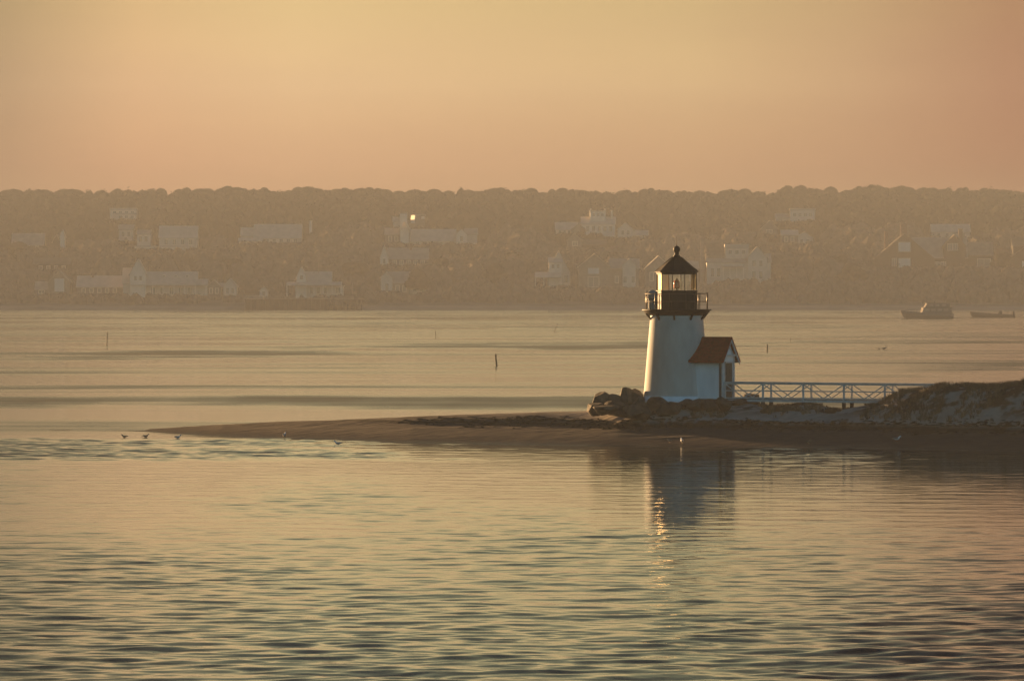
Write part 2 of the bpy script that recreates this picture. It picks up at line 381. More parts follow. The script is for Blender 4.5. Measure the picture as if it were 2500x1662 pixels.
# ------------------------------------------------------------------ sand spit with dunes
PXX = [-200, 230, 290, 360, 500, 700, 1000, 1430, 1650, 1850, 2140, 2200, 2300, 2400, 2500, 2700, 3600]
YW  = [1050, 1052, 1054, 1058, 1065, 1072, 1081, 1088, 1090, 1093, 1097, 1098, 1100, 1102, 1104, 1106, 1110]
TC  = [1, 1, 2.0, 4, 7, 10, 12, 14, 13, 12.5, 11, 10, 9, 9, 9, 9, 9]
ZC  = [-1.2, -.3, .12, .27, .55, .86, 1.16, 1.42, 1.85, 2.0, 2.15, 2.65, 3.0, 3.0, 3.3, 3.8, 4.2]
BK  = [1, 2, 4, 7, 9, 12, 16, 22, 26, 26, 26, 26, 26, 26, 26, 26, 26]
def spit_h(X, Y):
    px = 1250+X*F/318
    dn = CH*F/(np.interp(px, PXX, YW)-HZ)+1.2*fbm(X*.08, X*0+5, 3)
    tcx = np.interp(px, PXX, TC); zc = np.interp(px, PXX, ZC); bk = np.interp(px, PXX, BK)
    t = Y-dn
    foot = np.minimum(.115*tcx*.62, .62*np.maximum(zc, .05))
    u = t/tcx
    fr = np.where(u < .62, foot*u/.62, foot+(zc-foot)*sstep(.62, 1.02, u))
    fr = np.where(t < 0, t*.12, fr)
    back = zc-(zc+1.3)*sstep(0, 1, (t-tcx)/bk)
    z = np.where(u < 1, fr, back)
    m = sstep(.2, 1.5, z)
    z = z+m*(.55*fbm(X*.35, Y*.5+7, 4)+.35*fbm(X*.1+9, Y*.2, 3))*np.clip(zc/2.2, .1, 1.25)*.8*(.45+.55*sstep(1350, 1700, px))
    z = z+.05*sstep(0, .3, z)*fbm(X*.3, Y*1.2, 4)
    # storm scarp, a little step cut by the last tide
    zs = .93+.08*fbm(X*.15, X*0+2, 3)
    z = z+.26*sstep(zs, zs+.04, z)*sstep(700, 1400, px)
    # hollow under the footbridge
    hol = np.exp(-((px-2060)/60)**2)*np.exp(-((Y-320.5)/3.5)**2)+np.exp(-((px-1900)/45)**2)*np.exp(-((Y-323)/3.5)**2)
    z = z-.35*hol
    # level ground under the tower
    tx, ty = (1652-1250)/F*325, 325
    d = np.hypot(X-tx, Y-ty); z = z+(2.25-z)*sstep(5.2, 2.6, d)*sstep(0, 1, z)
    return z
xs = np.concatenate([np.arange(-30, 48, .2), np.arange(48, 130, .8)]); ys = np.concatenate([np.arange(292, 345, .16), np.arange(345, 375, .8)])
X, Y = np.meshgrid(xs, ys)
Zs = spit_h(X, Y)
beach = grid_obj('beach', X, Y, Zs, sandm); tag(beach, kind='structure')
def ground(x, y): return float(spit_h(np.array([float(x)]), np.array([float(y)]))[0])

# ------------------------------------------------------------------ far hills
HD = [1700, 1748, 1757, 1783, 1820, 1980, 2170, 2290, 2390, 2480, 2720, 3200]
HH = [-3, -.6, 0.15, 2.0, 4.4, 15, 28, 35.5, 41, 42.5, 43, 43]
def hill_h(X, Y):
    X = np.asarray(X, float); Y = np.asarray(Y, float)
    sh = 7*fbm(X*.012+3, X*0+1, 2)*1.2+X*.01
    z = np.interp(Y-sh*sstep(2050, 1760, Y), HD, HH)
    return z+sstep(1780, 1900, Y)*(3.0*fbm(X*.012, Y*.012, 3))
X, Y = np.meshgrid(np.concatenate([np.arange(-1500, -320, 20), np.arange(-320, 321, 4), np.arange(340, 1501, 20)]), np.concatenate([np.arange(1700, 1840, 3), np.arange(1840, 3000, 10)]))
hills = grid_obj('hills', X, Y, hill_h(X, Y), hillm); tag(hills, kind='structure')

# ------------------------------------------------------------------ lighthouse
TX, TY = (1652-1250)/F*325, 325.0
ZB = 2.6
lh = empty('lighthouse', (TX, TY, 0))
tag(lh, 'white round lighthouse with black lantern, red beacon and red-roofed entry shed', 'lighthouse')
# tower: overlapping courses of white shingles
prof = [(1.98, ZB-.45), (2.06, ZB-.45), (2.06, ZB)]
nc = 36
for i in range(nc):
    z0 = ZB+5.05*i/nc; z1 = ZB+5.05*(i+1)/nc
    r0 = 2.02-.43*i/nc; r1 = 2.02-.43*(i+1)/nc
    prof += [(r0+.012, z0), (r1+.002, z1-.002)]
MB().lathe(prof, 96).build('tower', white, lh)
MB().lathe([(2.14, ZB-1.0), (2.12, ZB-.44)], 64).build('foundation', timber, lh)
# gallery
gal = MB().lathe([(1.58, ZB+4.98), (1.72, ZB+5.02), (1.80, ZB+5.10), (1.98, ZB+5.16), (2.0, ZB+5.26), (2.12, ZB+5.31), (2.12, ZB+5.37), (1.2, ZB+5.38)], 60).build('gallery_deck', black, lh)
ZD = ZB+5.37
for i in range(10):
    t = 2*math.pi*i/10+.2
    MB().bar((1.6*math.cos(t), 1.6*math.sin(t), ZB+4.75), (1.93*math.cos(t), 1.93*math.sin(t), ZB+5.14), .10).build('bracket', black, lh)
rail = MB()
for h in (.48, .95):
    rr_ = [[((1.93+.02*math.cos(a))*math.cos(t), (1.93+.02*math.cos(a))*math.sin(t), ZD+h+.02*math.sin(a)) for a in (0, 1.57, 3.14, 4.71)] for t in np.linspace(0, 2*math.pi, 41)]
    rail.loft(rr_, cap=False)
rail = rail.build('railing', brass, lh)
for i in range(12):
    t = 2*math.pi*i/12+R(15)
    MB().bar((1.93*math.cos(t), 1.93*math.sin(t), ZD), (1.93*math.cos(t), 1.93*math.sin(t), ZD+1.02), .05, n=8).build('post', brass, rail)
# ten-sided lantern
NS = 10; PH = R(180+22)-math.pi/NS         # a pane faces 19 degrees towards the viewer from due left
def ring(r): return [(r*math.cos(PH+2*math.pi*i/NS), r*math.sin(PH+2*math.pi*i/NS)) for i in range(NS)]
ZP, ZG = 9.10+.02, 10.12
MB().lathe([(1.22, ZD-.03), (1.22, ZP-.05), (1.27, ZP-.05), (1.27, ZP), (1.05, ZP)], NS, PH, smooth=False).build('lantern_wall', black, lh)
# standing seams of the iron lantern wall
for x, y in ring(1.235): MB().bar((x, y, ZD), (x, y, ZP-.05), .05).build('wall_seam', black, lh)
for x, y in ring(1.215): MB().bar((x, y, ZP), (x, y, ZG), .045).build('glazing_bar', black, lh)
ri = ring(1.19)
for i in range(NS):
    (x0, y0), (x1, y1) = ri[i], ri[(i+1) % NS]
    n_ = Vector((x0+x1, y0+y1, 0)).normalized()*.006
    pane = MB()
    pane.add([(x0+n_.x*a, y0+n_.y*a, z) for a, z in ((1, ZP+.03), (-1, ZP+.03), (-1, ZG-.02), (1, ZG-.02))]+[(x1+n_.x*a, y1+n_.y*a, z) for a, z in ((1, ZP+.03), (-1, ZP+.03), (-1, ZG-.02), (1, ZG-.02))],
             [(0, 4, 7, 3)])
    pane.build('pane', lglass, lh)
roof = MB().lathe([(1.15, ZG-.02), (1.24, ZG-.02), (1.25, ZG+.10), (1.34, ZG+.11), (1.345, ZG+.15), (.92, ZG+.53), (.55, ZG+.80), (.26, ZG+1.04), (.22, ZG+1.10)], NS, PH, smooth=False).build('lantern_roof', black, lh)
hips = MB()
for i in range(NS):
    t = PH+2*math.pi*i/NS
    hips.bar((1.33*math.cos(t), 1.33*math.sin(t), ZG+.16), (.27*math.cos(t), .27*math.sin(t), ZG+1.05), .035)
hips.build('roof_hip', black, roof)
zz = ZG+1.08
MB().lathe([(.21, zz), (.20, zz+.06), (.13, zz+.10), (.13, zz+.14), (.16, zz+.17), (.13, zz+.20), (.10, zz+.24)]+[(max(.02, .215*math.sin(a)), zz+.42-.215*math.cos(a)) for a in np.linspace(.45, 3.1, 14)], 28).build('ventilator_ball', black, roof)
MB().lathe([(.035, zz+.60), (.02, zz+.72), (.012, zz+.85), (.006, zz+1.2)], 8).build('lightning_rod', black, roof)
lens = MB().lathe([(.14, ZP+.12), (.19, ZP+.16), (.20, ZP+.22), (.185, ZP+.28), (.20, ZP+.36), (.185, ZP+.46), (.15, ZP+.58), (.12, ZP+.62)], 24).build('red_beacon', redlens, lh)
MB().lathe([(.07, ZP+.61), (.10, ZP+.63), (.10, ZP+.66), (.04, ZP+.74), (.02, ZP+.76)], 16).build('beacon_cap', black, lens)
MB().lathe([(.22, ZP-.04), (.22, ZP+.0), (.06, ZP+.03), (.06, ZP+.10), (.19, ZP+.11), (.19, ZP+.13)], 20).build('beacon_base', brass, lens)
MB().lathe([(1.1, ZP-.09), (1.1, ZP-.05)], 24).build('lantern_floor', black, lh)

# entry shed turned 27 degrees
A27 = R(-27)
def shed_part(mb, name, m, parent=None):
    o = mb.build(name, m, parent or lh)
    if parent is None: o.rotation_euler = (0, 0, A27)
    return o
hw = .84; s0, s1 = .6, 3.45; ze = ZB+2.62; zr = ze+1.02
w_ = MB().prismx([(-hw, ZB-.05), (hw, ZB-.05), (hw, ze), (0, zr-.12), (-hw, ze)], s0, s1); shed_part(w_, 'shed_wall', white)
# clapboard lines on the side wall
cl = MB()
for i in range(20):
    z = ZB+.04+i*.13
    cl.prismx([(-hw-.018, z), (-hw+.01, z), (-hw+.01, z+.128), (-hw-.004, z+.128)], 1.6, s1-.02)
shed_part(cl, 'clapboard', white)
rf = MB(); ov = 1.24; slope = (zr-ze)/hw; ev = ze-(ov-hw)*slope*.86
for sg in (-1, 1):
    rf.prismx([(0, zr+.06), (0, zr-.05), (sg*ov, ev-.05), (sg*ov, ev+.05)][::sg], 1.30, 3.72)
    for k in range(9):   # shingle courses
        f0 = k/9; f1 = (k+1)/9
        ya, za = sg*ov*(1-f0), ev+.05+(zr+.06-ev-.05)*f0
        yb, zb = sg*ov*(1-f1), ev+.05+(zr+.06-ev-.05)*f1
        rf.prismx([(ya, za-.004), (ya, za+.028), (yb, zb+.008), (yb, zb-.004)][::-sg], 1.31, 3.71)
roofs = shed_part(rf, 'shed_roof', redroof)
sb = MB().prismx([(-1.16, ev+.0), (-hw-.02, ev+.0), (-hw-.02, ev-.07), (-1.16, ev-.07)], 1.5, 3.68)
sb.prismx([(hw+.02, ev+.0), (1.16, ev+.0), (1.16, ev-.07), (hw+.02, ev-.07)], 1.5, 3.68); shed_part(sb, 'eave_trim', darktrim)
bb = MB()
for sg in (-1, 1): bb.prismx([(0, zr-.06), (0, zr-.20), (sg*(ov-.03), ev-.20), (sg*(ov-.03), ev-.06)][::sg], 3.64, 3.70)
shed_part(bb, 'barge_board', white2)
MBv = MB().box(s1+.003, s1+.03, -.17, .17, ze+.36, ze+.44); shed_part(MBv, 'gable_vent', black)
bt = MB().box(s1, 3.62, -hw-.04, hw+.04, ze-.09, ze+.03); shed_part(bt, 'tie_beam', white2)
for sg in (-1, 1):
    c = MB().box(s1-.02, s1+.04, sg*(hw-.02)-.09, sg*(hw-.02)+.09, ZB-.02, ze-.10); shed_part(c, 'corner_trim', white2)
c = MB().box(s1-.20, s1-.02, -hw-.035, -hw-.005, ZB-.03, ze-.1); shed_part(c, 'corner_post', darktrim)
door = shed_part(MB().box(s1+.004, s1+.045, -.50, .50, ZB+.02, ZB+2.12), 'door', green)
pn = MB()
for y0 in (-.40, .06):
    for z0, z1 in ((.15, .85), (1.0, 1.95)): pn.box(s1+.044, s1+.06, y0, y0+.34, ZB+z0, ZB+z1)
pn.build('door_panel', darktrim, door)
MB().box(s1+.05, s1+.10, -.44, -.40, ZB+.98, ZB+1.04).build('handle', brass, door)
df_ = MB()
df_.box(s1, s1+.05, -.60, -.51, ZB, ZB+2.22); df_.box(s1, s1+.05, .51, .60, ZB, ZB+2.22); df_.box(s1, s1+.052, -.60, .60, ZB+2.13, ZB+2.24)
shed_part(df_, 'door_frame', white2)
fd = MB()
for x_ in (2.3, 2.9, 3.35):
    for y_ in (-.7, .7): fd.box(x_-.12, x_+.12, y_-.12, y_+.12, ZB-.9, ZB-.05)
fd.box(2.0, 3.45, -.82, .82, ZB-.22, ZB-.052)
shed_part(fd, 'shed_footing', timber)

# fog signal standing on the gallery
fx, fy = -1.50, -.72
fs_ = empty('fog_signal', (TX+fx, TY+fy, ZD+.005)); tag(fs_, 'grey domed metal drum standing on the left of the black lighthouse gallery', 'fog signal')
MB().lathe([(.20, 0), (.22, .03), (.24, .08), (.24, .55), (.26, .57), (.26, .60), (.28, .62), (.28, .95), (.26, 1.05), (.20, 1.12), (.10, 1.155), (.02, 1.16)], 32).build('drum', greymetal, fs_)
MB().lathe([(.285, .60), (.295, .61), (.295, .64), (.285, .65)], 32).build('band', brass, fs_)
MB().lathe([(.05, 1.02), (.05, 1.10), (.02, 1.13)], 12, 0, (-.34, 0)).build('lamp', greymetal, fs_)
MB().bar((-.34, 0, 0), (-.34, 0, 1.03), .035, n=8).build('lamp_post', brass, fs_)

# ------------------------------------------------------------------ footbridge
fb = empty('footbridge', (TX, TY, 0), A27)
tag(fb, 'white timber footbridge with braced railings leading from the shed to the dune', 'footbridge')
S0, S1 = 3.50, 30.0; HWB = .60
deck = MB(); 
s = S0
while s < S1: deck.box(s, s+.135, -HWB-.04, HWB+.04, ZB-.06, ZB-.02); s += .15
deck.build('deck', timber, fb)
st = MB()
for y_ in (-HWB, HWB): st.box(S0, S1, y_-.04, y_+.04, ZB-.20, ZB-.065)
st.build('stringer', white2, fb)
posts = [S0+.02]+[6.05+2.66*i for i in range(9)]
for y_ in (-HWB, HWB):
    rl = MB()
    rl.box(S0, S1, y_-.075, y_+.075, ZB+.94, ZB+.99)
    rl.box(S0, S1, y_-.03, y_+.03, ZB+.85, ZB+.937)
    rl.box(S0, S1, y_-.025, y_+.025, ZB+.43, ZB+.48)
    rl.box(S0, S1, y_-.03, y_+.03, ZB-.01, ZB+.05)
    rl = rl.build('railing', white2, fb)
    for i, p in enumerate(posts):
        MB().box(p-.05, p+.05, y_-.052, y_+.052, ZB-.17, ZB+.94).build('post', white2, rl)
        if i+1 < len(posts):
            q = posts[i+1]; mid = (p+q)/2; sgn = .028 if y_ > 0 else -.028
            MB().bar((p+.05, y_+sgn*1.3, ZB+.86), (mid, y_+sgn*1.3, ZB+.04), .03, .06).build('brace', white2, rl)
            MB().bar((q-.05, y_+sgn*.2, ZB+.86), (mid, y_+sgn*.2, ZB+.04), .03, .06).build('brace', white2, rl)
ca, sa = math.cos(A27), math.sin(A27)
for p in posts[1:8]:
    for y_ in (-HWB, HWB):
        gx = TX+p*ca-y_*sa; gy = TY+p*sa+y_*ca
        g_ = min(ground(gx, gy)-.3, ZB-.4)
        MB().box(p-.09, p+.09, y_-.09, y_+.09, g_, ZB-.2).build('pile', timber, fb)

# ------------------------------------------------------------------ boulders
def rock_mesh(seed, sub=4):
    bm = bmesh.new(); bmesh.ops.create_icosphere(bm, subdivisions=sub, radius=1)
    r = np.random.default_rng(seed)
    pl = [(Vector(r.normal(0, 1, 3)).normalized(), r.uniform(.50, .80)) for _ in range(12)]
    for v in bm.verts:
        for n, d in pl:
            k = v.co.dot(n)
            if k > d: v.co -= n*(k-d)*.98
    for v in bm.verts:
        c = v.co; a = (math.sin(c.x*7+seed)+math.sin(c.y*8+seed*2)+math.sin(c.z*9+c.x*4))*.016+r.normal(0, .004)
        v.co += c.normalized()*a
    me = bpy.data.meshes.new('boulder'); bm.to_mesh(me); bm.free()
    me.polygons.foreach_set('use_smooth', [False]*len(me.polygons)); me.materials.append(rockm); return me
RM = [rock_mesh(s_) for s_ in (3, 8, 15, 21, 34)]
# px, py(top), D, half width(px), half height(px), label
ROCKS = [
 (1468, 952, 323, 26, 30, 'tall pointed brown boulder at the left end of the rock pile'),
 (1452, 980, 321, 22, 20, 'dark round boulder at the waterward foot of the pointed rock'),
 (1498, 966, 323, 24, 22, 'squat boulder wedged right of the tall pointed rock'),
 (1529, 951, 324, 27, 30, 'broad humped boulder in the middle of the pile left of the tower'),
 (1556, 953, 324.5, 24, 28, 'rounded boulder touching the left foot of the tower'),
 (1512, 978, 320.5, 34, 22, 'wide flat boulder in front of the humped middle rock'),
 (1478, 986, 319.5, 28, 15, 'low boulder in the front row of the left rock pile'),
 (1560, 974, 321, 34, 24, 'large slab boulder leaning in front of the tower left foot'),
 (1545, 992, 319, 26, 12, 'small flat boulder lying on the sand before the slab rock'),
 (1600, 973, 321.5, 32, 22, 'dark boulder below the tower, left of its middle'),
 (1634, 978, 321, 30, 20, 'brown boulder directly below the middle of the tower'),
 (1666, 977, 321.8, 28, 14, 'low dark boulder below the joint of tower and shed'),
 (1698, 974, 321.5, 30, 14, 'low dark boulder under the side wall of the shed'),
 (1733, 976, 321.2, 28, 14, 'blocky dark boulder under the right half of the shed'),
 (1768, 972, 321.0, 24, 15, 'dark boulder below the green shed door'),
 (1838, 960, 324, 24, 13, 'rounded boulder behind the first bay of the footbridge'),
 (1800, 972, 322.5, 24, 12, 'low rock beside the shed door at the start of the footbridge'),
]
for i, (px, py, D, rw, rh, lab) in enumerate(ROCKS):
    p = at(px, py+rh, D); k = D/F
    o = bpy.data.objects.new('boulder', RM[i % 5]); COL.objects.link(o)
    o.location = p; o.scale = (rw*k*1.22, rw*k*1.1, rh*k*1.22); o.rotation_euler = (random.uniform(-.25,.25), random.uniform(-.25,.25), random.uniform(0, 6.28))
    tag(o, lab, 'boulder', 'boulders around the lighthouse foot')

# ------------------------------------------------------------------ dune grass
def grass(name, pts, m, hmin, hmax, label, cat=None, kind='stuff', spread=.10, group=None, per=9, wid=.012):
    vs = []; fs = []
    for (x, y, z, sc) in pts:
        for _ in range(per):
            a = random.uniform(0, 6.28); h = random.uniform(hmin, hmax)*sc; d = random.uniform(0, spread)
            bx, by = x+d*math.cos(a), y+d*math.sin(a); ln = h*random.uniform(.15, .75)
            a2 = a+random.uniform(-.8, .8); dx, dy = math.cos(a2)*ln, math.sin(a2)*ln
            w = wid*random.uniform(.7, 1.3); wx, wy = w, 0.3*w
            b = len(vs)
            vs += [(bx-wx, by-wy, z-.03), (bx+wx, by+wy, z-.03), (bx+dx*.4-wx*.8, by+dy*.4, z+h*.62), (bx+dx*.4+wx*.8, by+dy*.4, z+h*.62), (bx+dx, by+dy, z+h*.9)]
            fs += [(b, b+1, b+3, b+2), (b+2, b+3, b+4)]
    me = bpy.data.meshes.new(name); me.from_pydata(vs, [], fs); me.materials.append(m)
    o = bpy.data.objects.new(name, me); COL.objects.link(o)
    return tag(o, label, cat, group, kind)
pts = []
for _ in range(9000):
    px = random.uniform(1660, 2750); D = random.uniform(311, 326)
    x = (px-1250)/F*D; z = ground(x, D)
    if z < 1.45: continue
    pn_ = float(fbm(np.array([x*.5]), np.array([D*.6+3]), 3)[0])
    dens = .10+max(0, (px-2170)/400) if px > 2150 else .03
    if pn_+dens*.42 < .085: continue
    if abs(x-TX) < 2.2 and D > 322.6: continue
    pts.append((x, D, z, 1.0 if px > 2150 else .65))
grass('dune_grass', pts, grassm, .16, .42, 'dry brown beach grass covering the dune and sand by the footbridge', 'grass')
pts = []
for _ in range(5200):
    px = random.uniform(2140, 2900); D = random.uniform(307, 322)
    x = (px-1250)/F*D; z = ground(x, D)
    if z < 1.9: continue
    if float(fbm(np.array([x*.35+8]), np.array([D*.5]), 3)[0])+(px-2400)/650 < -.02: continue
    pts.append((x, D, z, 1.0))
grass('dune_shrubs', pts, dgrassm, .15, .5, 'dark low scrub over the dune at the right edge', 'scrub', spread=.2, per=14, wid=.016)
TUFTS = [(2034, 1006, .9, 'dark grass tuft on pale sand below the third bay of the footbridge'), (2256, 1008, 1.25, 'rounded dark grass tuft alone on the pale sand below the dune'),
         (1905, 1002, .9, 'long low golden grass tuft on the sand below the footbridge'), (1870, 1006, .6, 'small brown grass tuft left of the golden tuft')]
for px, py, k, lab in TUFTS:
    D = 318.0
    for _ in range(12):
        x = (px-1250)/F*D; z = ground(x, D); yy = HZ+(CH-z)*F/D
        D += (yy-py)*.10; D = min(max(D, 310), 325)
    x = (px-1250)/F*D; z = ground(x, D)
    grass('grass_tuft', [(random.gauss(0, .20*k)*(2.2 if 'long' in lab else 1), random.gauss(0, .2*k), -.02, 1) for _ in range(48)], dgrassm if 'dark' in lab else grassm, .18*k, .42*k, lab, 'grass tuft', 'thing', .10, 'grass tufts on the sand', 14, .014).location = (x, D, z)

# seaweed and driftwood litter left along the tide lines
vs_ = []; fs_l = []
for _ in range(1900):
    px = random.uniform(720, 2700)
    if random.random() > (px-720)/900+.04: continue
    x = (px-1250)/F*315
    tgt = random.choice((.86, .98, 1.0, 1.02, 1.25))+random.gauss(0, .05)+.06*math.sin(x*.7)
    ys_ = np.linspace(302, 330, 90); h_ = spit_h(np.full(90, x), ys_); i = int(np.argmax(h_ > tgt))
    if i == 0: continue
    y = ys_[i]+random.gauss(0, .15); z = ground(x, y)
    L_ = random.uniform(.05, .32); H_ = random.uniform(.02, .07); W2 = random.uniform(.04, .12); b = len(vs_)
    vs_ += [(x-L_, y, z-.01), (x, y-W2, z-.01), (x+L_, y, z-.01), (x, y+W2, z-.01), (x-L_*.3, y, z+H_), (x+L_*.4, y+.01, z+H_*.8)]
    fs_l += [(b, b+1, b+4), (b+1, b+5, b+4), (b+1, b+2, b+5), (b+2, b+3, b+5), (b+3, b+4, b+5), (b+3, b, b+4)]
me = bpy.data.meshes.new('seaweed'); me.from_pydata(vs_, [], fs_l); me.materials.append(M('dry_seaweed', (.022,.016,.010), .95, .3, 4, spec=0))
sw = bpy.data.objects.new('seaweed', me); COL.objects.link(sw); tag(sw, 'dark seaweed litter strewn in lines along the beach', 'seaweed', kind='stuff')

# ------------------------------------------------------------------ gulls
def gull(loc, rz, pose, m, wing, lab, scale=1):
    r = empty('gull', loc, rz); tag(r, lab, 'gull', 'gulls around the sand spit'); r.scale = (scale*.66,)*3
    st = pose == 'stand'; b = .16 if st else .03
    path = [(.36, b+.235, .004), (.33, b+.24, .012), (.31, b+.245, .022), (.285, b+.25, .042), (.25, b+.252, .050), (.215, b+.235, .050), (.18, b+.19, .050), (.13, b+.12, .075), (.05, b+.075, .095), (-.06, b+.07, .098), (-.16, b+.085, .075), (-.25, b+.105, .042), (-.33, b+.092, .022), (-.37, b+.09, .008)]
    rings = []
    for i, (x, z, rd) in enumerate(path):
        a = path[max(0, i-1)]; c = path[min(len(path)-1, i+1)]; d = Vector((c[0]-a[0], 0, c[1]-a[1])).normalized(); u = Vector((0, 1, 0)); v = d.cross(u)
        rings.append([Vector((x, 0, z))+u*math.cos(t)*rd+v*math.sin(t)*rd for t in np.linspace(0, 2*math.pi, 12, endpoint=False)])
    MB().loft(rings).build('body', m, r)
    for sg in (-1, 1):
        wr = []
        for x, z, h, o_ in ((.10, b+.12, .02, .070), (.04, b+.115, .055, .095), (-.10, b+.115, .055, .098), (-.24, b+.13, .035, .060), (-.42, b+.10, .012, .018)):
            wr.append([(x, sg*(o_+.012*math.cos(t)), z+h*math.sin(t)) for t in np.linspace(0, 2*math.pi, 8, endpoint=False)])
        MB().loft(wr).build('wing', wing, r)
    MB().loft([[(.352+dx, .009*math.cos(t)*k, b+.236+dz+.012*math.sin(t)*k) for t in np.linspace(0, 2*math.pi, 6, endpoint=False)] for dx, dz, k in ((-.015, 0, 1), (.03, -.002, .8), (.055, -.012, .2))]).build('beak', beakm, r)
    if st:
        for sg in (-1, 1): MB().bar((0, sg*.03, -.02), (0, sg*.035, b+.01), .014, n=6).build('leg', beakm, r)
    return r
def water_at(px, py): D = CH*F/(py-HZ); return ((px-1250)/F*D, D, 0)
def beach_at(px, py):
    D = 312.0
    for _ in range(40):
        x = (px-1250)/F*D; z = ground(x, D); D += (HZ+(CH-z)*F/D-py)*.2; D = min(max(D, 300), 345)
    return ((px-1250)/F*D, D, z)
gull(water_at(303, 1068), R(170), 'swim', gullb, gullb, 'small brown gull on the water just off the tip of the sand spit')
gull(water_at(356, 1067), R(10), 'swim', gullb, gullb, 'brown gull on the water edge second from the tip of the sand spit')
gull(water_at(434, 1070), R(-20), 'swim', gullw, gullg, 'grey and white gull afloat third from the tip of the sand spit', 1.15)
gull(beach_at(694, 1069), R(75), 'stand', gullw, gullg, 'pale gull standing upright at the left water edge of the sand spit', 1.2)
gull(water_at(824, 1085), R(185), 'swim', gullw, gullg, 'white gull swimming close to the middle of the sand spit', 1.15)
gull(beach_at(1665, 1083), R(100), 'stand', gullw, gullg, 'pale gull standing on the wet sand below the lighthouse', 1.2)
gull(beach_at(1635, 1081), R(180), 'stand', gullb, gullb, 'dark gull crouching on the wet sand left of the pale one below the lighthouse', .8)
gull(beach_at(1975, 1085), R(-60), 'stand', gullb, gullb, 'dark gull standing on the beach below the footbridge')
gull(beach_at(2190, 1078), R(0), 'stand', gullw, gullb, 'grey gull sitting on the beach below the dune', 1.15)
gull(water_at(2146, 852.5), R(160), 'swim', gullb, gullb, 'small dark gull afloat left of its twin, far out beyond the footbridge', 1.2)
gull(water_at(2159, 852.5), R(20), 'swim', gullb, gullb, 'larger dark gull afloat right of its twin, far out beyond the footbridge', 1.7)

# ------------------------------------------------------------------ mooring poles
POLES = [(261, 842, 262, 810, .14, 'thin dark mooring pole standing in the water on the far left'),
         (1064, 824, 1063, 807, .10, 'short thin mooring stick in the middle distance left of the leaning one'),
         (1353, 811, 1362, 789, .12, 'leaning mooring stick tilted to the right in the distant water'),
         (1212, 893, 1210, 864, .22, 'thick dark mooring pole, nearest of the poles in the water'),
         (1873, 857, 1873, 840, .20, 'stubby mooring pole right of the lighthouse'),
         (1930, 836, 1931, 820, .07, 'faint thin stick in the water right of the stubby pole')]
for x0, y0, x1, y1, w, lab in POLES:
    D = CH*F/(y0-HZ); a = at(x0, y0, D); b = at(x1, y1, D)
    d = b-a; r = empty('mooring_pole', a); tag(r, lab, 'mooring pole', 'mooring poles in the harbour')
    m_ = MB(); n = 7; rings = []
    for i in range(n+1):
        f_ = -.5+1.5*i/n; c = d*f_+Vector((random.uniform(-.02, .02), 0, 0)); rr0 = w/2*(1.12-.2*max(f_, 0))*random.uniform(.9, 1.1)
        rings.append([c+Vector((rr0*math.cos(t), rr0*math.sin(t), 0)) for t in np.linspace(0, 2*math.pi, 10, endpoint=False)])
    m_.loft(rings).build('shaft', polem, r)
    if 'leaning' in lab:
        MB().bar((0, 0, -.3), (.35, 0, -.02), .07, n=6).build('float_line', polem, r)
        MB().lathe([(.02, -.05), (.1, 0), (.1, .06), (.02, .1)], 10, 0, (.38, 0)).build('float', polem, r)

# ------------------------------------------------------------------ boats
def hull(L_, Bm, H, bow, m, parent, name='hull'):
    rings = []
    for i in range(13):
        u = i/12; x = -L_/2+L_*u      # stern at +x, bow at -x
        f_ = math.sin(min(1, u*2.1+.03)*math.pi/2)**.8 if u < .5 else 1-.12*(u-.5)*2
        w = Bm/2*max(f_, .02); top = H+bow*(1-u)**2.2; keel = -.35+.45*max(0, (.25-u)/.25)**1.5*(H+bow)*.8
        over = -.07*L_*max(0, .2-u)/.2
        rings.append([(x+over, -w, top), (x+over*.6, -w*.93, top*.45), (x, -w*.5, keel), (x, 0, keel-.1), (x, w*.5, keel), (x+over*.6, w*.93, top*.45), (x+over, w, top), (x+over, 0, top-.03)])
    return MB().loft(rings).build(name, m, parent)
D = CH*F/(777-HZ); p = at(2266, 777, D)
cb = empty('cabin_cruiser', (p.x, p.y, 0), R(6)); tag(cb, 'dark cabin cruiser with tall boxy deckhouse moored on the right', 'boat')
k = D/F
cb.scale = (1.17,)*3
h1 = hull(10.9, 3.4, 1.05, .75, hullw, cb)
MB().box(-5.2, 5.3, -1.58, 1.58, 1.02, 1.12).build('deck', hulld, cb)
w1 = MB().loft([[(-1.6, -1.35, 1.1), (-1.6, 1.35, 1.1), (5.05, 1.4, 1.1), (5.05, -1.4, 1.1)], [(-1.25, -1.25, 2.35), (-1.25, 1.25, 2.35), (5.05, 1.3, 2.35), (5.05, -1.3, 2.35)]], smooth=False).build('cabin', hullw, cb)
MB().box(-1.35, 5.3, -1.45, 1.45, 2.352, 2.45).build('cabin_roof', hulld, w1)
for x_ in (-1.0, .4, 1.8, 3.2):
    MB().box(x_, x_+1.05, -1.42, -1.24, 1.60, 2.15).build('window', glassd, w1)
w2 = MB().loft([[(-.9, -1.1, 2.45), (-.9, 1.1, 2.45), (4.6, 1.1, 2.45), (4.6, -1.1, 2.45)], [(-.4, -1.05, 3.3), (-.4, 1.05, 3.3), (4.7, 1.05, 3.3), (4.7, -1.05, 3.3)]], smooth=False).build('flybridge', hullw, cb)
MB().box(-.6, 5.0, -1.15, 1.15, 3.302, 3.38).build('flybridge_roof', hulld, w2)
for x_ in (0, 1.4, 2.9): MB().box(x_, x_+.9, -1.14, -1.0, 2.65, 3.15).build('window', glassd, w2)
rl = MB()
for i in range(6): rl.bar((-5.1+i*.7, -1.2+.0*i, 1.12), (-5.1+i*.7, -1.2, 1.75), .04)
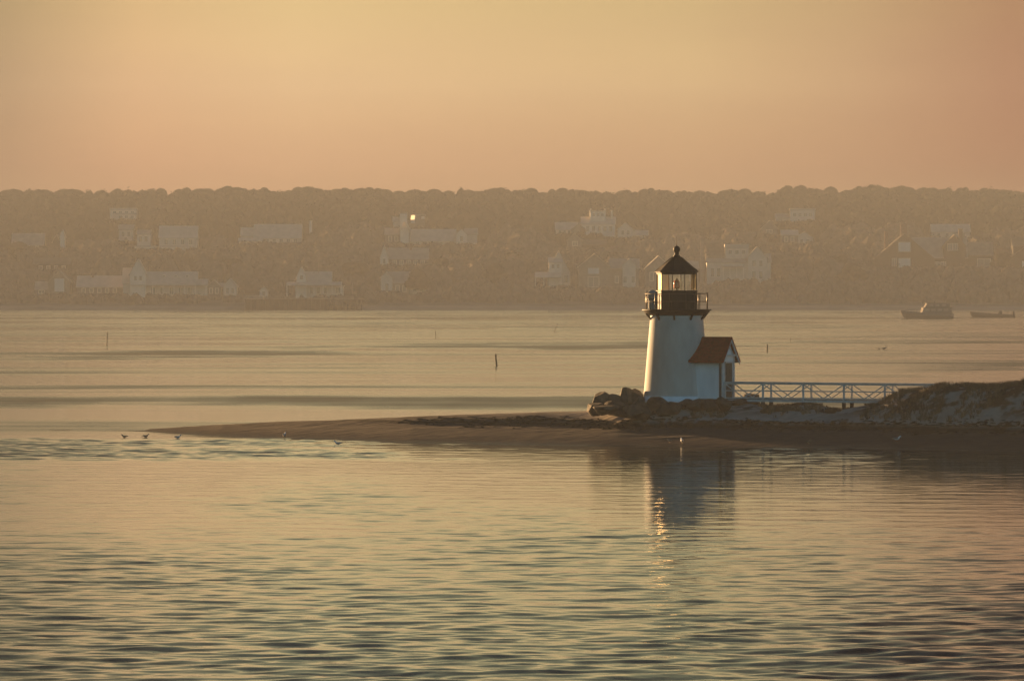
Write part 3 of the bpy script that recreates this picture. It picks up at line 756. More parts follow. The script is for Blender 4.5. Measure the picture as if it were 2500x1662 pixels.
rl.bar((-5.5, -.9, 1.85), (-1.6, -1.2, 1.72), .05); rl.build('bow_rail', greymetal, cb)
MB().bar((3.9, 0, 3.38), (3.9, 0, 4.1), .06, n=6).build('mast', greymetal, cb)

D = CH*F/(774-HZ); p = at(2426, 774, D); k = D/F
sk = empty('open_motorboat', (p.x, p.y, 0), R(-4)); tag(sk, 'low open motorboat moored near the right edge behind the cabin cruiser', 'boat')
sk.scale = (1.2,)*3
hull(9.5, 2.6, .65, .62, hulld, sk)
MB().box(-4.1, 4.2, -1.1, 1.1, .60, .66).build('deck', hullw, sk)
cs = MB().loft([[(.9, -.5, .66), (.9, .5, .66), (1.9, .5, .66), (1.9, -.5, .66)], [(1.15, -.45, 1.35), (1.15, .45, 1.35), (1.8, .45, 1.35), (1.8, -.45, 1.35)]], smooth=False).build('console', hulld, sk)
MB().loft([[(1.1, -.45, 1.35), (1.1, .45, 1.35), (1.14, .45, 1.35), (1.14, -.45, 1.35)], [(1.3, -.4, 1.75), (1.3, .4, 1.75), (1.34, .4, 1.75), (1.34, -.4, 1.75)]], smooth=False).build('windscreen', glassd, cs)
MB().box(-1.4, -.4, -.9, .9, .66, .85).build('bench', hullw, sk)
MB().lathe([(.12, -.2), (.18, .3), (.26, .75), (.26, 1.15), (.15, 1.28)], 12, 0, (4.35, 0)).build('outboard_motor', hulld, sk)

# ------------------------------------------------------------------ village on the far shore
def solveD(px, by, D0=1757, D1=2420):
    ds = np.linspace(D0, D1, 400); z = CH-(by-HZ)/F*ds; h = hill_h((px-1250)/F*ds, ds)
    i = int(np.argmin(np.abs(z-h))); return float(ds[i])
KEEP = []   # rectangles (px0,px1,py0,py1,D) that trees must leave open
def gable_y(P, x0, x1, y0, y1, z0, ze, zr, ov=.35, th=.18):
    """gable end towards the viewer"""
    xc = (x0+x1)/2
    P[0].prism([(x0, z0), (x1, z0), (x1, ze), (xc, zr-.05), (x0, ze)], y0, y1)
    sl = (zr-ze)/((x1-x0)/2)
    for sg in (-1, 1):
        xe = xc+sg*((x1-x0)/2+ov); zee = ze-ov*sl
        poly = [(xc, zr), (xc, zr+th), (xe, zee+th), (xe, zee)]
        P[1].prism(poly if sg < 0 else poly[::-1], y0-ov, y1+ov)
def gable_x(P, x0, x1, y0, y1, z0, ze, zr, ov=.35, th=.18):
    yc = (y0+y1)/2
    P[0].prismx([(y0, z0), (y1, z0), (y1, ze), (yc, zr-.05), (y0, ze)], x0, x1)
    sl = (zr-ze)/((y1-y0)/2)
    for sg in (-1, 1):
        ye = yc+sg*((y1-y0)/2+ov); zee = ze-ov*sl
        poly = [(yc, zr), (yc, zr+th), (ye, zee+th), (ye, zee)]
        P[1].prismx(poly if sg > 0 else poly[::-1], x0-ov, x1+ov)
def house(name, label, pxc, base, wall, rf, items, cat='house', D=None):
    D = D or solveD(pxc, base); k = D/F
    p = at(pxc, base, D); root = empty(name, p); tag(root, label, cat, 'houses on the far shore')
    X_ = lambda px: (px-pxc)*k
    Z_ = lambda py: (base-py)*k
    bx = [1e9, -1e9, 1e9, -1e9]
    for it in items:
        ty = it[0]; a = it[1:]
        if ty in ('gy', 'gx', 'flat'):
            x0, x1, bb_, ee, rr2 = a[:5]; yo = a[5] if len(a) > 5 else 0; dp = a[6] if len(a) > 6 else 7
            wm = a[7] if len(a) > 7 and a[7] else wall; rm = a[8] if len(a) > 8 and a[8] else rf
            P = (MB(), MB()); z0 = Z_(bb_)-(3.0 if bb_ >= base-3 else 0)
            if ty == 'gy': gable_y(P, X_(x0), X_(x1), yo, yo+dp, z0, Z_(ee), Z_(rr2))
            elif ty == 'gx': gable_x(P, X_(x0), X_(x1), yo, yo+dp, z0, Z_(ee), Z_(rr2))
            else:
                P[0].box(X_(x0), X_(x1), yo, yo+dp, z0, Z_(ee)); P[1].box(X_(x0)-.25, X_(x1)+.25, yo-.25, yo+dp+.25, Z_(ee)+.003, Z_(rr2))
            P[0].build('wall', wm, root); P[1].build('roof', rm, root)
            bx = [min(bx[0], x0), max(bx[1], x1), min(bx[2], rr2), max(bx[3], bb_)]
        elif ty == 'win':
            x0, x1, t_, b_, yo = a[:5]; pm = a[5] if len(a) > 5 else glassd
            w = MB(); X0, X1, Z0, Z1 = X_(x0), X_(x1), Z_(b_), Z_(t_); f_ = .12
            w.box(X0-f_, X1+f_, yo-.08, yo+.05, Z1, Z1+f_); w.box(X0-f_, X1+f_, yo-.1, yo+.05, Z0-f_, Z0)
            w.box(X0-f_, X0, yo-.08, yo+.05, Z0, Z1); w.box(X1, X1+f_, yo-.08, yo+.05, Z0, Z1)
            if X1-X0 > 1.2: w.box((X0+X1)/2-.04, (X0+X1)/2+.04, yo-.07, yo+.05, Z0, Z1)
            wo = w.build('window', white_wall, root)
            MB().box(X0, X1, yo-.03, yo+.04, Z0, Z1).build('pane', pm, wo)
        elif ty == 'chim':
            x0, x1, t_, b_, yo = a[:5]; m_ = a[5] if len(a) > 5 else brick
            c = MB().box(X_(x0), X_(x1), yo-.5, yo+.5, Z_(b_), Z_(t_)); c.box(X_(x0)-.1, X_(x1)+.1, yo-.6, yo+.6, Z_(t_), Z_(t_)+.2)
            c.build('chimney', m_, root)
        elif ty == 'porch':
            x0, x1, t_, b_, n, bot, yo = a[:7]
            X0, X1 = X_(x0), X_(x1)
            pr = MB().prismx([(yo-2.6, Z_(b_)), (yo+.3, Z_(b_)), (yo+.3, Z_(t_)), (yo-2.6, Z_(b_)+.22)], X0, X1).build('porch_roof', pale_roof, root)
            for i in range(n):
                xx = X0+.2+(X1-X0-.4)*i/(n-1)
                MB().box(xx-.13, xx+.13, yo-2.4, yo-2.14, Z_(bot)-.6, Z_(b_)-.003).build('column', white_wall, pr)
            MB().box(X0, X1, yo-2.6, yo, Z_(bot)-1.2, Z_(bot)+.12).build('porch_floor', shingle_wall, pr)
        elif ty == 'pole':
            x0, t_, b_, yo = a; MB().bar((X_(x0), yo, Z_(b_)), (X_(x0), yo, Z_(t_)), .13, n=6).build('pole', shingle_wall, root)
    KEEP.append((bx[0]-3, bx[1]+3, bx[2]-3, bx[3]-(bx[3]-bx[2])*.10, D))
    return root

def wins(x0, x1, n, w, t_, b_, yo=0, pm=None):
    return [('win', x0+(x1-x0)*(i+.5)/n-w/2, x0+(x1-x0)*(i+.5)/n+w/2, t_, b_, yo) + ((pm,) if pm else ()) for i in range(n)]
house('shore_cottage', 'shingled shore cottage with large pale gable window at the far left', 140, 722, shingle_wall, grey_roof,
      [('gy', 118, 170, 722, 688, 663, 0, 9), ('gx', 86, 118, 722, 706, 688, 1.0, 6), ('win', 134, 156, 681, 711, 0, palepane), ('win', 94, 108, 709, 716, 1.0)])
house('shore_house', 'long low house with plain pale roof right of the cottage with the gable window', 243, 722, shingle_wall, pale_roof,
      [('gx', 188, 298, 722, 700, 674, 0, 9), ('chim', 222, 227, 668, 678, 4)]+wins(195, 290, 5, 8, 704, 714))
house('shore_mansion', 'wide pale shore house with pointed left gable and columned porch', 400, 727, pale_wall, pale_roof,
      [('gy', 318, 356, 727, 668, 633, -1, 9, white_wall, pale_roof), ('gx', 352, 480, 727, 690, 664, 1, 8), ('gx', 300, 322, 722, 690, 655, 1, 7), ('gx', 480, 505, 727, 696, 682, 1.5, 7),
       ('porch', 320, 505, 690, 697, 8, 727, 1)]+wins(362, 475, 5, 9, 702, 718, 1)+wins(325, 350, 2, 6, 674, 684, -1)+wins(385, 470, 3, 7, 672, 680, 3.0))
house('shore_house', 'pale two-gabled house right of the columned mansion', 538, 726, shingle_wall, pale_roof,
      [('gy', 505, 540, 726, 700, 684, 0, 8), ('gy', 545, 577, 726, 698, 680, 1, 8, pale_wall), ('gx', 535, 550, 726, 704, 692, 3, 5)]+wins(508, 537, 2, 7, 704, 716)+wins(549, 574, 2, 7, 703, 716, 1))
house('hill_house', 'pale flat-topped house high on the hill at left', 300, 541, white_wall, pale_roof,
      [('flat', 268, 332, 541, 514, 508, 2, 8), ('flat', 284, 332, 541, 524, 520, -.5, 3)]+wins(288, 330, 3, 7, 527, 534, -.5)+wins(272, 330, 4, 7, 516, 521, 1.97))
house('hill_house', 'tall narrow pale house just below the flat-topped house', 306, 592, pale_wall, grey_roof,
      [('gx', 290, 325, 592, 560, 549, 0, 7), ('win', 297, 304, 566, 577, 0), ('win', 311, 318, 566, 577, 0), ('win', 304, 311, 580, 589, 0)])
house('hill_house', 'white house with lean-to roofline below the hillside terrace wall of trees at left', 352, 606, white_wall, grey_roof,
      [('gx', 335, 367, 606, 572, 562, 0, 8), ('win', 340, 347, 577, 590, 0), ('win', 353, 360, 577, 590, 0), ('chim', 330, 334, 556, 575, 4)])
house('hill_house', 'broad pale-roofed house between the white lean-to house and the long hotel', 436, 616, pale_wall, pale_roof,
      [('gx', 388, 480, 616, 580, 552, 2, 10), ('flat', 330, 450, 616, 603, 600, -3, 5, white_wall)]+wins(395, 475, 4, 8, 585, 597, 2)+wins(340, 445, 5, 8, 606, 612, -3))
house('hill_house', 'dark broad-roofed house with a small sunlit gable on the far left hill', 110, 612, dark_wall, grey_roof,
      [('gx', 28, 105, 612, 598, 570, 2, 9), ('gy', 128, 148, 612, 590, 574, 0, 8), ('gy', 147, 158, 605, 575, 561, -.6, 5, white_wall, pale_roof)]+wins(35, 100, 3, 8, 601, 609, 2))
house('hill_house', 'dark low house with straight roof line above the far left cottage', 125, 662, dark_wall, dark_roof,
      [('gx', 82, 172, 662, 645, 630, 0, 9)]+wins(90, 165, 4, 8, 649, 658))
house('hill_house', 'long pale barn-like house with a lone chimney in the left middle of the hill', 670, 598, pale_wall, pale_roof,
      [('gx', 620, 735, 598, 581, 548, 0, 12), ('gx', 588, 620, 598, 575, 556, 2, 8), ('gx', 584, 640, 600, 588, 582, -3, 3, white_wall), ('chim', 755, 761, 540, 590, 3, white_wall)]+wins(626, 730, 6, 8, 584, 593))
house('boathouse', 'waterside pavilion with sharp gable and open columned porch on the wharf', 768, 728, white_wall, pale_roof,
      [('gy', 724, 748, 728, 676, 650, -.5, 6, white_wall, pale_roof), ('gx', 745, 808, 728, 690, 664, 1, 7, pale_wall, pale_roof), ('porch', 700, 835, 688, 697, 7, 728, -.5), ('pole', 766, 634, 668, 2), ('pole', 861, 690, 729, -2), ('pole', 777, 640, 668, 3)]
      +wins(752, 802, 3, 7, 702, 717, 1)+wins(728, 745, 1, 7, 672, 682, -.5)+wins(815, 835, 1, 10, 702, 716, 1)+[('flat', 808, 838, 728, 700, 697, 1, 5, pale_wall)], cat='pavilion')
house('gazebo', 'tiny pale gazebo on the wharf left of the waterside pavilion', 644, 727, white_wall, pale_roof,
      [('gy', 634, 654, 727, 709, 700, 0, 3), ('win', 640, 648, 711, 722, 0)], cat='gazebo')
house('hill_house', 'narrow tall-gabled white house with long grey roof left of centre', 985, 653, shingle_wall, grey_roof,
      [('gy', 928, 948, 653, 628, 599, -1, 8, white_wall, pale_roof), ('gx', 946, 1045, 653, 632, 606, 1, 9)]+wins(932, 944, 1, 5, 632, 644, -1)+wins(955, 1040, 5, 8, 636, 646, 1)+[('chim', 1000, 1005, 598, 612, 5)])
house('shore_house', 'low grey house with side porches on the shore left of centre', 985, 718, shingle_wall, grey_roof,
      [('gx', 945, 1000, 718, 690, 664, 0, 8), ('gy', 930, 958, 718, 677, 664, -1.5, 5, pale_wall, pale_roof), ('gx', 1000, 1040, 716, 696, 687, 1, 6, pale_wall, pale_roof)]+wins(962, 996, 2, 8, 697, 712)+wins(1004, 1038, 2, 8, 700, 710, 1)+wins(938, 952, 1, 8, 692, 712, -1.5))
house('hill_house', 'hilltop house with sunlit lattice gable and bright window above centre', 1010, 603, pale_wall, grey_roof,
      [('gx', 940, 1000, 603, 573, 557, 2, 9, shingle_wall), ('gy', 977, 998, 600, 560, 537, 0, 6, white_wall, pale_roof), ('gx', 1000, 1112, 603, 588, 560, 3, 10, pale_wall, pale_roof), ('gy', 1114, 1140, 600, 572, 559, 1, 8, white_wall, pale_roof), ('gx', 1135, 1165, 600, 572, 558, 3, 7),
       ]+wins(1010, 1105, 5, 8, 591, 599, 3)+wins(945, 975, 2, 7, 577, 589, 2)+wins(1119, 1135, 1, 7, 577, 589, 1))
house('hill_house', 'small hilltop house with square tower and glowing sunlit pane', 1005, 560, pale_wall, grey_roof,
      [('flat', 976, 994, 560, 522, 519, 0, 5, white_wall), ('flat', 1013, 1038, 560, 526, 523, 1, 6, shingle_wall), ('gx', 992, 1016, 560, 545, 538, 2, 5, shingle_wall), ('flat', 1003, 1013, 545, 526, 524, 1, 4, white_wall), ('gx', 960, 978, 560, 541, 530, 1, 5, pale_wall, pale_roof),
       ('win', 1005, 1011, 529, 537, 1, palepane), ('win', 1029, 1036, 529, 534, 1, palepane), ('pole', 1026, 512, 526, 3)])
house('hill_house', 'tall white house with posted rooftop walk on the hill right of centre', 1460, 578, white_wall, pale_roof,
      [('flat', 1441, 1479, 578, 517, 514, 3, 6, white_wall), ('gx', 1420, 1502, 578, 547, 530, 1, 10), ('chim', 1441, 1444, 510, 520, 4, white_wall), ('chim', 1476, 1479, 510, 520, 4, white_wall), ('chim', 1492, 1496, 514, 540, 5, white_wall), ('gx', 1357, 1422, 574, 560, 543, 3, 8, pale_wall, pale_roof), ('gy', 1395, 1430, 576, 560, 546, 1, 8, shingle_wall, grey_roof)]
      +wins(1445, 1476, 3, 6, 521, 528, 3)+wins(1428, 1498, 5, 7, 552, 564, 1)+wins(1362, 1395, 3, 6, 563, 571, 3))
house('hill_house', 'pale gabled house right of the tall white hill house', 1540, 585, pale_wall, pale_roof,
      [('gy', 1508, 1546, 585, 560, 543, 0, 8), ('gx', 1546, 1582, 585, 574, 563, 1, 7)]+wins(1514, 1540, 2, 7, 563, 573)+wins(1550, 1580, 2, 7, 577, 582, 1))
house('hill_house', 'dim brown house with white corner post above the twin-gabled shore house', 1405, 612, shingle_wall, grey_roof,
      [('gy', 1385, 1420, 612, 586, 570, 0, 8), ('gx', 1420, 1480, 612, 597, 585, 2, 7, dark_wall, dark_roof), ('win', 1398, 1410, 590, 600, 0), ('pole', 1420, 574, 605, -1)])
house('shore_house', 'steep-gabled shore house with curved white barge boards and side porch', 1362, 706, shingle_wall, grey_roof,
      [('gy', 1336, 1392, 706, 665, 612, 0, 9, pale_wall, grey_roof), ('gx', 1340, 1372, 706, 640, 629, -1.5, 5, white_wall, pale_roof), ('porch', 1306, 1370, 664, 678, 4, 705, -1.5), ('pole', 1400, 608, 710, -1)]+wins(1374, 1390, 1, 8, 672, 690)+wins(1344, 1368, 2, 6, 645, 655, -1.5))
house('shore_house', 'broad-gabled shore house with tall central window left of the lighthouse', 1452, 710, shingle_wall, pale_roof,
      [('gy', 1412, 1490, 710, 652, 620, 0, 10, shingle_wall, pale_roof), ('gx', 1490, 1560, 708, 655, 632, 2, 9, shingle_wall, grey_roof), ('gy', 1520, 1552, 706, 648, 632, .5, 6, pale_wall, pale_roof), ('win', 1436, 1462, 655, 668, 0, palepane), ('win', 1436, 1462, 676, 700, 0)]+wins(1496, 1556, 3, 8, 675, 690, .5))
house('shore_house', 'house half hidden left behind the lighthouse lantern', 1610, 706, shingle_wall, grey_roof,
      [('gy', 1575, 1640, 706, 655, 625, 0, 9, shingle_wall, pale_roof), ('gx', 1640, 1705, 706, 655, 638, 1, 9)]+wins(1582, 1635, 3, 8, 665, 685)+wins(1650, 1700, 2, 8, 668, 685, 1))
house('shore_mansion', 'large pale house with pediment and columned entrance right of the lighthouse', 1800, 692, pale_wall, grey_roof,
      [('gx', 1726, 1882, 692, 640, 620, 1, 10), ('flat', 1772, 1828, 640, 607, 596, 3, 6, pale_wall, pale_roof), ('gy', 1826, 1872, 692, 628, 603, 0, 8, pale_wall, pale_roof), ('gx', 1728, 1768, 640, 622, 603, 3, 7, shingle_wall, dark_roof), ('porch', 1764, 1816, 646, 652, 4, 686, 1), ('chim', 1710, 1718, 582, 690, 2, shingle_wall)]
      +wins(1776, 1824, 3, 8, 611, 620, 3)+wins(1832, 1866, 2, 8, 636, 650)+wins(1832, 1866, 2, 8, 662, 680)+wins(1732, 1762, 2, 8, 655, 675, 1))
house('hill_house', 'white block house high on the hill between lighthouse and dark gabled house', 1955, 545, white_wall, grey_roof,
      [('flat', 1930, 1990, 545, 514, 509, 2, 8, white_wall, pale_roof), ('gx', 1895, 1930, 545, 532, 522, 3, 7, pale_wall)]+wins(1934, 1986, 4, 7, 520, 528, 2))
house('hill_house', 'faint gabled house on the slope right above the pale mansion', 1878, 575, shingle_wall, pale_roof,
      [('gy', 1860, 1898, 575, 558, 539, 0, 8), ('win', 1871, 1885, 561, 570, 0)])
house('hill_house', 'faint low house with white side wall below the white block house', 1944, 600, shingle_wall, pale_roof,
      [('gx', 1908, 1948, 600, 574, 562, 0, 8), ('gy', 1944, 1985, 600, 580, 567, 1, 8, pale_wall)]+wins(1912, 1942, 2, 7, 578, 590)+wins(1950, 1980, 2, 7, 584, 594, 1))
house('hill_mansion', 'dark shingled house with big gable and two bright windows at right', 2270, 662, dark_wall, grey_roof,
      [('gy', 2135, 2282, 662, 632, 571, 0, 10, dark_wall, dark_roof), ('gx', 2232, 2362, 662, 628, 580, 2, 11, dark_wall, grey_roof), ('gy', 2304, 2358, 660, 600, 574, .5, 8, dark_wall, dark_roof), ('gx', 2360, 2425, 660, 622, 592, 3, 9, dark_wall, shingle_wall),
       ('win', 2194, 2222, 592, 614, 0, palepane), ('win', 2194, 2222, 631, 653, 0, palepane), ('win', 2178, 2189, 631, 652, 0, glassd), ('win', 2314, 2325, 595, 611, .5), ('win', 2327, 2338, 595, 611, .5),
       ('win', 2282, 2293, 640, 654, 0.4), ('win', 2297, 2309, 640, 654, 0.4), ('win', 2388, 2420, 632, 650, 3),
       ('chim', 2201, 2216, 549, 580, 5, brick), ('chim', 2161, 2170, 566, 606, 5, brick), ('chim', 2343, 2353, 559, 592, 6, brick)])
house('hill_mansion', 'dark gabled house cut by the right edge of the picture', 2520, 662, dark_wall, dark_roof,
      [('gy', 2472, 2566, 662, 625, 592, 0, 10, dark_wall, dark_roof), ('gx', 2476, 2560, 640, 600, 579, 4, 9, dark_wall, dark_roof), ('win', 2496, 2506, 638, 652, 0, palepane)])
house('hill_house', 'house with pale long roof behind the dark gabled house at right', 2320, 585, pale_wall, pale_roof,
      [('gx', 2275, 2368, 585, 566, 548, 0, 9)]+wins(2282, 2362, 4, 7, 570, 578))

# sunlit timber truss and added white panel angled sunward as a window glint
for o_ in [q for q in SC.objects if q.get('label', '').startswith('hilltop house with sunlit')]:
    k = o_.location.y/F; X_ = lambda px: (px-1010)*k; Z_ = lambda py: (603-py)*k
    tm = MB()
    tm.bar((X_(975), -1.3, Z_(562)), (X_(987.5), -1.3, Z_(535)), .75, n=10); tm.bar((X_(1000), -1.3, Z_(562)), (X_(987.5), -1.3, Z_(535)), .75, n=10)
    tm.build('gable_truss', white_wall, o_)
    n_ = (Vector((.02, -1, 0))+sd).normalized(); u_ = Vector((-n_.y, n_.x, 0)).normalized(); c_ = Vector((X_(1008), -.6, Z_(531)))
    bay = MB(); w_, h_ = 2.3, .9; v_ = n_.cross(u_)*h_
    bay.loft([[c_+u_*w_*a+v_*b-n_*d for a, b in ((-1, -1), (1, -1), (1, 1), (-1, 1))] for d in (0, .3)], smooth=False)
    bay.build('sun_glint_panel', white_wall, o_)

# wharf
D = 1750; k = D/F; p = at(745, 757, D)
wh = empty('wharf', (p.x, p.y, 0)); tag(wh, 'long dark timber wharf on many piles in front of the waterside pavilion', 'wharf')
X_ = lambda px: (px-745)*k
MB().box(X_(598), X_(886), -1.5, 30, 3.35, 3.65).build('deck', timber, wh)
MB().box(X_(660), X_(850), -1.55, -1.4, 3.66, 3.95).build('kerb_rail', shingle_wall, wh)
rl = MB()
for i in range(20): x_ = X_(598)+i*(X_(655)-X_(598))/19; rl.box(x_-.05, x_+.05, -1.5, -1.4, 3.66, 4.6)
rl.box(X_(598), X_(655), -1.52, -1.4, 4.603, 4.7); rl.build('railing', pale_wall, wh)
MB().box(X_(598), X_(800), 1.0, 1.3, -.5, 3.34).build('bulkhead', timber, wh)
for i in range(26):
    x_ = X_(602)+i*(X_(883)-X_(602))/25
    hgt = 4.3 if i % 5 == 4 else 3.34
    yy = -1.62 if i % 5 == 4 else -1.2
    MB().bar((x_, yy-.1, -1.5), (x_, yy-.1, hgt), .34, n=8).build('pile', timber, wh)

# ------------------------------------------------------------------ trees
def crown_mesh(seed, w, h, nlobe, nq, qs, m, name='crown'):
    r = np.random.default_rng(seed)
    lob = []
    for i in range(nlobe):
        a = r.random()*6.28; d = r.random()**.6*w*.34; zz_ = r.uniform(.30, .80)*h
        lob.append((math.cos(a)*d, math.sin(a)*d, zz_, r.uniform(.20, .34)*w, r.uniform(.16, .27)*h))
    lob.append((0, 0, h*.62, w*.34, h*.34))
    c = []; nr_ = []
    for i in range(nq):
        lx, ly, lz, lr, lh_ = lob[r.integers(len(lob))]
        v = r.normal(0, 1, 3); v /= np.linalg.norm(v)
        rad = r.uniform(.88, 1.04)
        c.append((lx+v[0]*lr*rad, ly+v[1]*lr*rad, lz+v[2]*lh_*rad)); nr_.append(v)
    dome = []
    th = np.linspace(0, 2*np.pi, 13); el = np.linspace(-1.5, 1.5, 8)
    for lx, ly, lz, lr, lh_ in lob:
        P_ = np.array([[[lx+math.cos(e)*math.cos(t_)*lr*.93, ly+math.cos(e)*math.sin(t_)*lr*.93, lz+math.sin(e)*lh_*.93] for t_ in th] for e in el])
        dome.append(np.stack([P_[:-1, :-1], P_[:-1, 1:], P_[1:, 1:], P_[1:, :-1]], 2).reshape(-1, 3))
    c = np.array(c); return np.concatenate([quads(c, qs, r, np.array(nr_))]+dome).astype(np.float32)
def quads(c, qs, r, nrm):
    n = len(c); nv = nrm+r.normal(0, .38, (n, 3)); nv /= np.linalg.norm(nv, axis=1)[:, None]
    a = np.cross(nv, r.normal(0, 1, (n, 3))); a /= np.linalg.norm(a, axis=1)[:, None]
    b = np.cross(nv, a)
    s_ = (qs*r.uniform(.6, 1.4, n))[:, None]
    co = np.stack([c-a*s_, c-b*s_*.6, c+a*s_, c+b*s_*.6], 1).reshape(-1, 3).astype(np.float32)
    return co
def mesh_from_quads(name, co, m):
    me = bpy.data.meshes.new(name); fill(me, co, np.arange(len(co), dtype=np.int32).reshape(-1, 4)); me.materials.append(m); return me
def trunk_mesh(h, w, seed):
    r = random.Random(seed); b = MB()
    b.bar((0, 0, -1.0), (0, 0, h*.45), w*.09, n=8, w2=w*.055)
    for i in range(5):
        a = r.uniform(0, 6.28); z0 = h*r.uniform(.22, .42)
        b.bar((0, 0, z0), (math.cos(a)*w*.25, math.sin(a)*w*.25, z0+h*r.uniform(.2, .36)), w*.045, n=6, w2=w*.012)
    me = bpy.data.meshes.new('trunk'); me.from_pydata(b.v, [], b.f); me.materials.append(bark); return me
CR = [mesh_from_quads('crown', crown_mesh(50+i, 1.0, 1.0, 7+i % 3, 3200, .017, leaf), leaf2) for i in range(6)]  # ridge crowns coloured darker to paint in thinner haze up high
CR2 = [mesh_from_quads('crown', crown_mesh(70+i, 1.0, 1.0, 9, 3200, .018, leaf2), leaf2) for i in range(3)]
TRK = [trunk_mesh(1, 1, i) for i in range(4)]
def tree(px, top, D, wpx, label, group, hgt=None, dark=False, seed=None, name='tree'):
    k = D/F; x = (px-1250)/F*D; g_ = float(hill_h(x, D)); zt = CH-(top-HZ)*k
    h = max(2.5, zt-g_) if hgt is None else hgt
    if hgt is not None: g_ = zt-hgt
    w = wpx*k
    root = empty(name, (x, D, g_), random.uniform(0, 6.28)); tag(root, label, 'tree', group)
    i = random.randrange(1000) if seed is None else seed
    c = bpy.data.objects.new('crown', (CR2 if dark else CR)[i % (3 if dark else 6)]); COL.objects.link(c); c.parent = root; c.scale = (w*1.12, w*1.12, h*1.04)
    t = bpy.data.objects.new('trunk', TRK[i % 4]); COL.objects.link(t); t.parent = root; t.scale = (w, w, h)
    return root
RID = [(15,463,50),(43,462,46),(95,461,50),(158,460,66),(193,464,44),(216,468,36),(258,468,40),(284,463,50),(328,470,40),(369,463,46),(393,458,40),(439,460,46),(468,470,36),(506,459,56),(548,456,52),(580,456,56),
 (612,462,46),(645,458,40),(682,467,36),(705,463,34),(728,455,44),(752,454,54),(770,462,34),(803,465,40),(825,460,44),(855,462,44),(881,458,56),(918,466,40),(942,461,46),(975,465,44),(1005,463,42),(1032,465,36),(1060,460,52),(1095,464,42),
 (1143,462,50),(1176,465,40),(1207,458,56),(1242,466,38),(1268,464,38),(1296,458,36),(1326,468,40),(1350,464,40),(1372,460,58),(1410,463,54),(1440,469,40),(1485,469,40),(1520,464,50),(1550,467,40),(1573,460,42),(1600,464,40),(1626,463,52),(1656,466,40),(1682,467,42),(1708,464,50),
 (1735,470,36),(1775,463,42),(1816,462,58),(1850,466,46),(1884,471,40),(1920,454,48),(1953,452,54),(1972,462,34),(2002,462,44),(2028,454,44),(2066,463,44),(2092,460,40),(2113,455,42),(2143,451,52),(2178,458,46),(2215,455,60),(2250,458,46),(2278,457,42),(2305,460,44),(2328,466,34),(2345,457,36),(2372,464,42),(2396,467,36),(2420,461,50),(2448,462,46),(2480,465,46)]
SPEC = {752: 'tallest rounded tree of the left ridge, just left of a notch', 1920: 'left half of the flat-topped raised tree pair on the right ridge', 1953: 'right half of the flat-topped raised tree pair on the right ridge', 2143: 'highest rounded tree on the right ridge above the dark gabled house',
        1296: 'small knob-shaped tree on the ridge near the centre', 393: 'small peaked tree on the left ridge above the pale-roofed house'}
for px, top, w in RID:
    tree(px, top, random.uniform(2385, 2430), w*1.25, SPEC.get(px, 'rounded dark tree in the continuous treeline along the ridge'), 'trees of the ridge treeline')
for i in range(70):   # second row that closes the line
    px = -60+i*38+random.uniform(-8, 8)
    if not -20 < px < 2520: continue
    tree(px, 475+random.uniform(-3, 3), random.uniform(2440, 2465), 62, 'rounded dark tree in the continuous treeline along the ridge', 'trees of the ridge treeline')
VT = [(45, 588, 75, 'dark bushy tree in front of the broad-roofed house at the far left'), (12, 600, 60, 'dark tree at the very left edge above the shore cottage'), (205, 560, 70, 'tall dim tree between the far left house and the pale hill houses'),
      (245, 540, 60, 'tall dim tree below left of the flat-topped hill house'), (1020, 655, 62, 'dark round tree behind the right porch of the low grey shore house'), (1075, 630, 60, 'dim tree right of the narrow tall-gabled house'),
      (1255, 610, 70, 'dim reddish tree mass left of the steep-gabled shore house'), (1210, 640, 60, 'dim tree on the slope at the centre of the far shore'), (560, 630, 70, 'dim tree above the two-gabled shore house'),
      (870, 640, 60, 'dim tree behind the flagpole of the wharf pavilion'), (2080, 640, 70, 'dark tree on the slope left of the dark gabled house'), (2040, 625, 60, 'dim tree between the pale mansion and the dark gabled house'), (2445, 618, 50, 'dark tree between the two dark gabled houses at right')]
for px, top, w, lab in VT:
    D = solveD(px, top+62); tree(px, top, D, w, lab, 'trees between the far houses', dark=True)

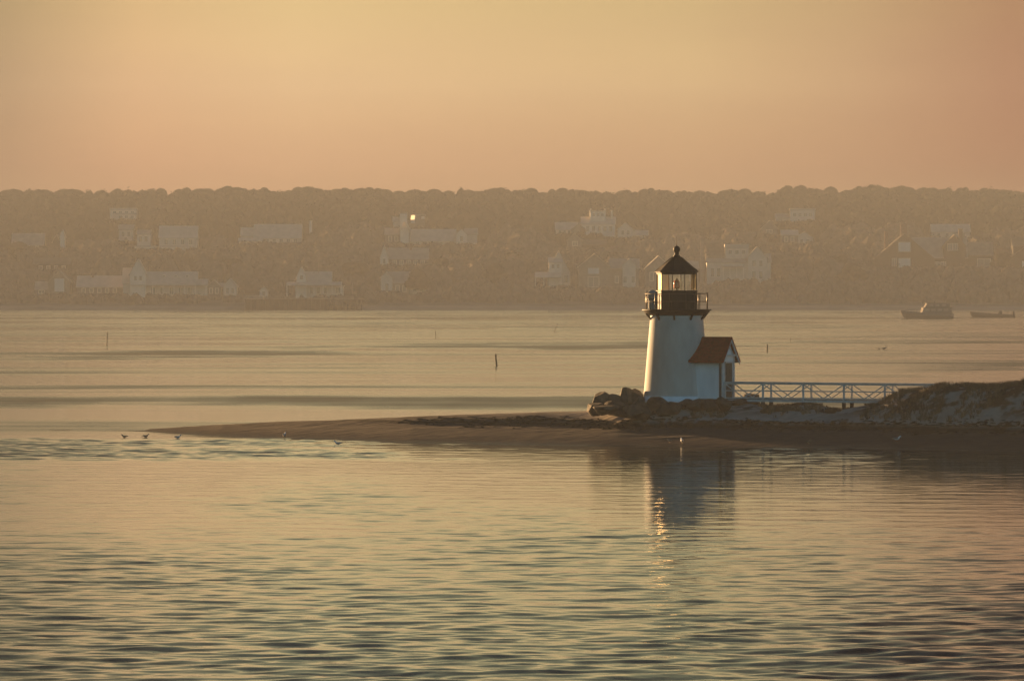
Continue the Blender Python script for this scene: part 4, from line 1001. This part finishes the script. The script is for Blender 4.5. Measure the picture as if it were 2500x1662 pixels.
# the wood: one mass of crowns over the hillside
r = np.random.default_rng(5); cc = []; cs_ = []; cn_ = []; dm = []
D = 1786.0
dn_u, dn_v = 9, 4
while D < 2405:
    x = -370.0
    while x < 370:
        xx = x+r.uniform(-4, 4); dd = D+r.uniform(-5, 5)
        low = dd < 1870
        h = r.uniform(2.4, 5.0) if low else r.uniform(4.4, 9.5); w = h*r.uniform(1.1, 1.6)
        g_ = float(hill_h(xx, dd)); px = 1250+xx*F/dd; pt = HZ+(CH-g_-h)*F/dd; pb = HZ+(CH-g_)*F/dd; pw = w*F/dd*.62
        ok = True
        for a0, a1, b0, b1, DD in KEEP:
            if dd < DD+14 and px+pw > a0 and px-pw < a1 and pb > b0:
                if dd > DD-1.5 : ok = False; break
                if pt < b1-1:
                    h2 = (b1-1-pt); h -= (b1-1-pt)*dd/F
                    if h < 1.0: ok = False; break
                    w = min(w, h*2); pt = b1-1
        if ok:
            n = 95
            v = r.normal(0, 1, (n, 3)); v /= np.linalg.norm(v, axis=1)[:, None]
            v[:, 2] = np.abs(v[:, 2])*1.1-.12
            lump = lambda q: 1+.15*np.sin(q[:, :1]*5+px)+.11*np.cos(q[:, 1:2]*6+dd)
            S_ = np.array([w/2, w/2, h*.92]); O_ = np.array([xx, dd, g_+.05*h])
            cc.append(v*(r.uniform(.90, 1.06, n)[:, None]*lump(v))*S_+O_); cs_.append(np.full(n, .055*w)); cn_.append(v)
            # leafy dome beneath the loose leaf clumps
            th = np.linspace(0, 2*np.pi, dn_u+1); el = np.array([-.25, .35, .85, 1.25, 1.55])
            P_ = np.array([[[math.cos(e)*math.cos(t_), math.cos(e)*math.sin(t_), math.sin(e)] for t_ in th] for e in el])
            fl = P_.reshape(-1, 3); Pp = (fl*.95*lump(fl)*S_+O_).reshape(len(el), dn_u+1, 3)
            dm.append(np.stack([Pp[:-1, :-1], Pp[:-1, 1:], Pp[1:, 1:], Pp[1:, :-1]], 2).reshape(-1, 3))
        x += r.uniform(5.2, 8.0)
    D += 7.0 if D < 1950 else 9.5
cc = np.concatenate(cc); cs_ = np.concatenate(cs_)
allq = np.concatenate([quads(cc, cs_, r, np.concatenate(cn_))]+dm).astype(np.float32).reshape(-1, 4, 3)
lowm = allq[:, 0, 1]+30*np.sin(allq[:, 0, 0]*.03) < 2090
thick = M('haze_pale_foliage', (.085,.072,.058), .95, .35, .3, spec=0)  # lower crowns paled, upper ones kept dark: layered haze painted into the colour
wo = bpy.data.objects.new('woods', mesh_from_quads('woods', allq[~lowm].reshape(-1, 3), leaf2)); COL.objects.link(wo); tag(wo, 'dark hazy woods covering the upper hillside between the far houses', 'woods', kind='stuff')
wo = bpy.data.objects.new('thicket', mesh_from_quads('thicket', allq[lowm].reshape(-1, 3), thick)); COL.objects.link(wo); tag(wo, 'lower woods around the shore houses, coloured paler to stand in for low haze', 'scrub', kind='stuff')

# ------------------------------------------------------------------ haze over the harbour
hz = MB().box(-1900, 1900, -350, 3300, -5.5, 60).build('haze', white, None); hz.data.materials.clear()
hm = bpy.data.materials.new('haze_air'); hm.use_nodes = True; t = hm.node_tree; t.nodes.clear()
pv = t.nodes.new('ShaderNodeVolumePrincipled'); o = t.nodes.new('ShaderNodeOutputMaterial'); t.links.new(pv.outputs[0], o.inputs['Volume'])
pv.inputs['Color'].default_value = (.61, .65, .71, 1); pv.inputs['Density'].default_value = .000165; pv.inputs['Anisotropy'].default_value = .0
hz.data.materials.append(hm); tag(hz, 'warm morning haze lying over the whole harbour', kind='stuff');
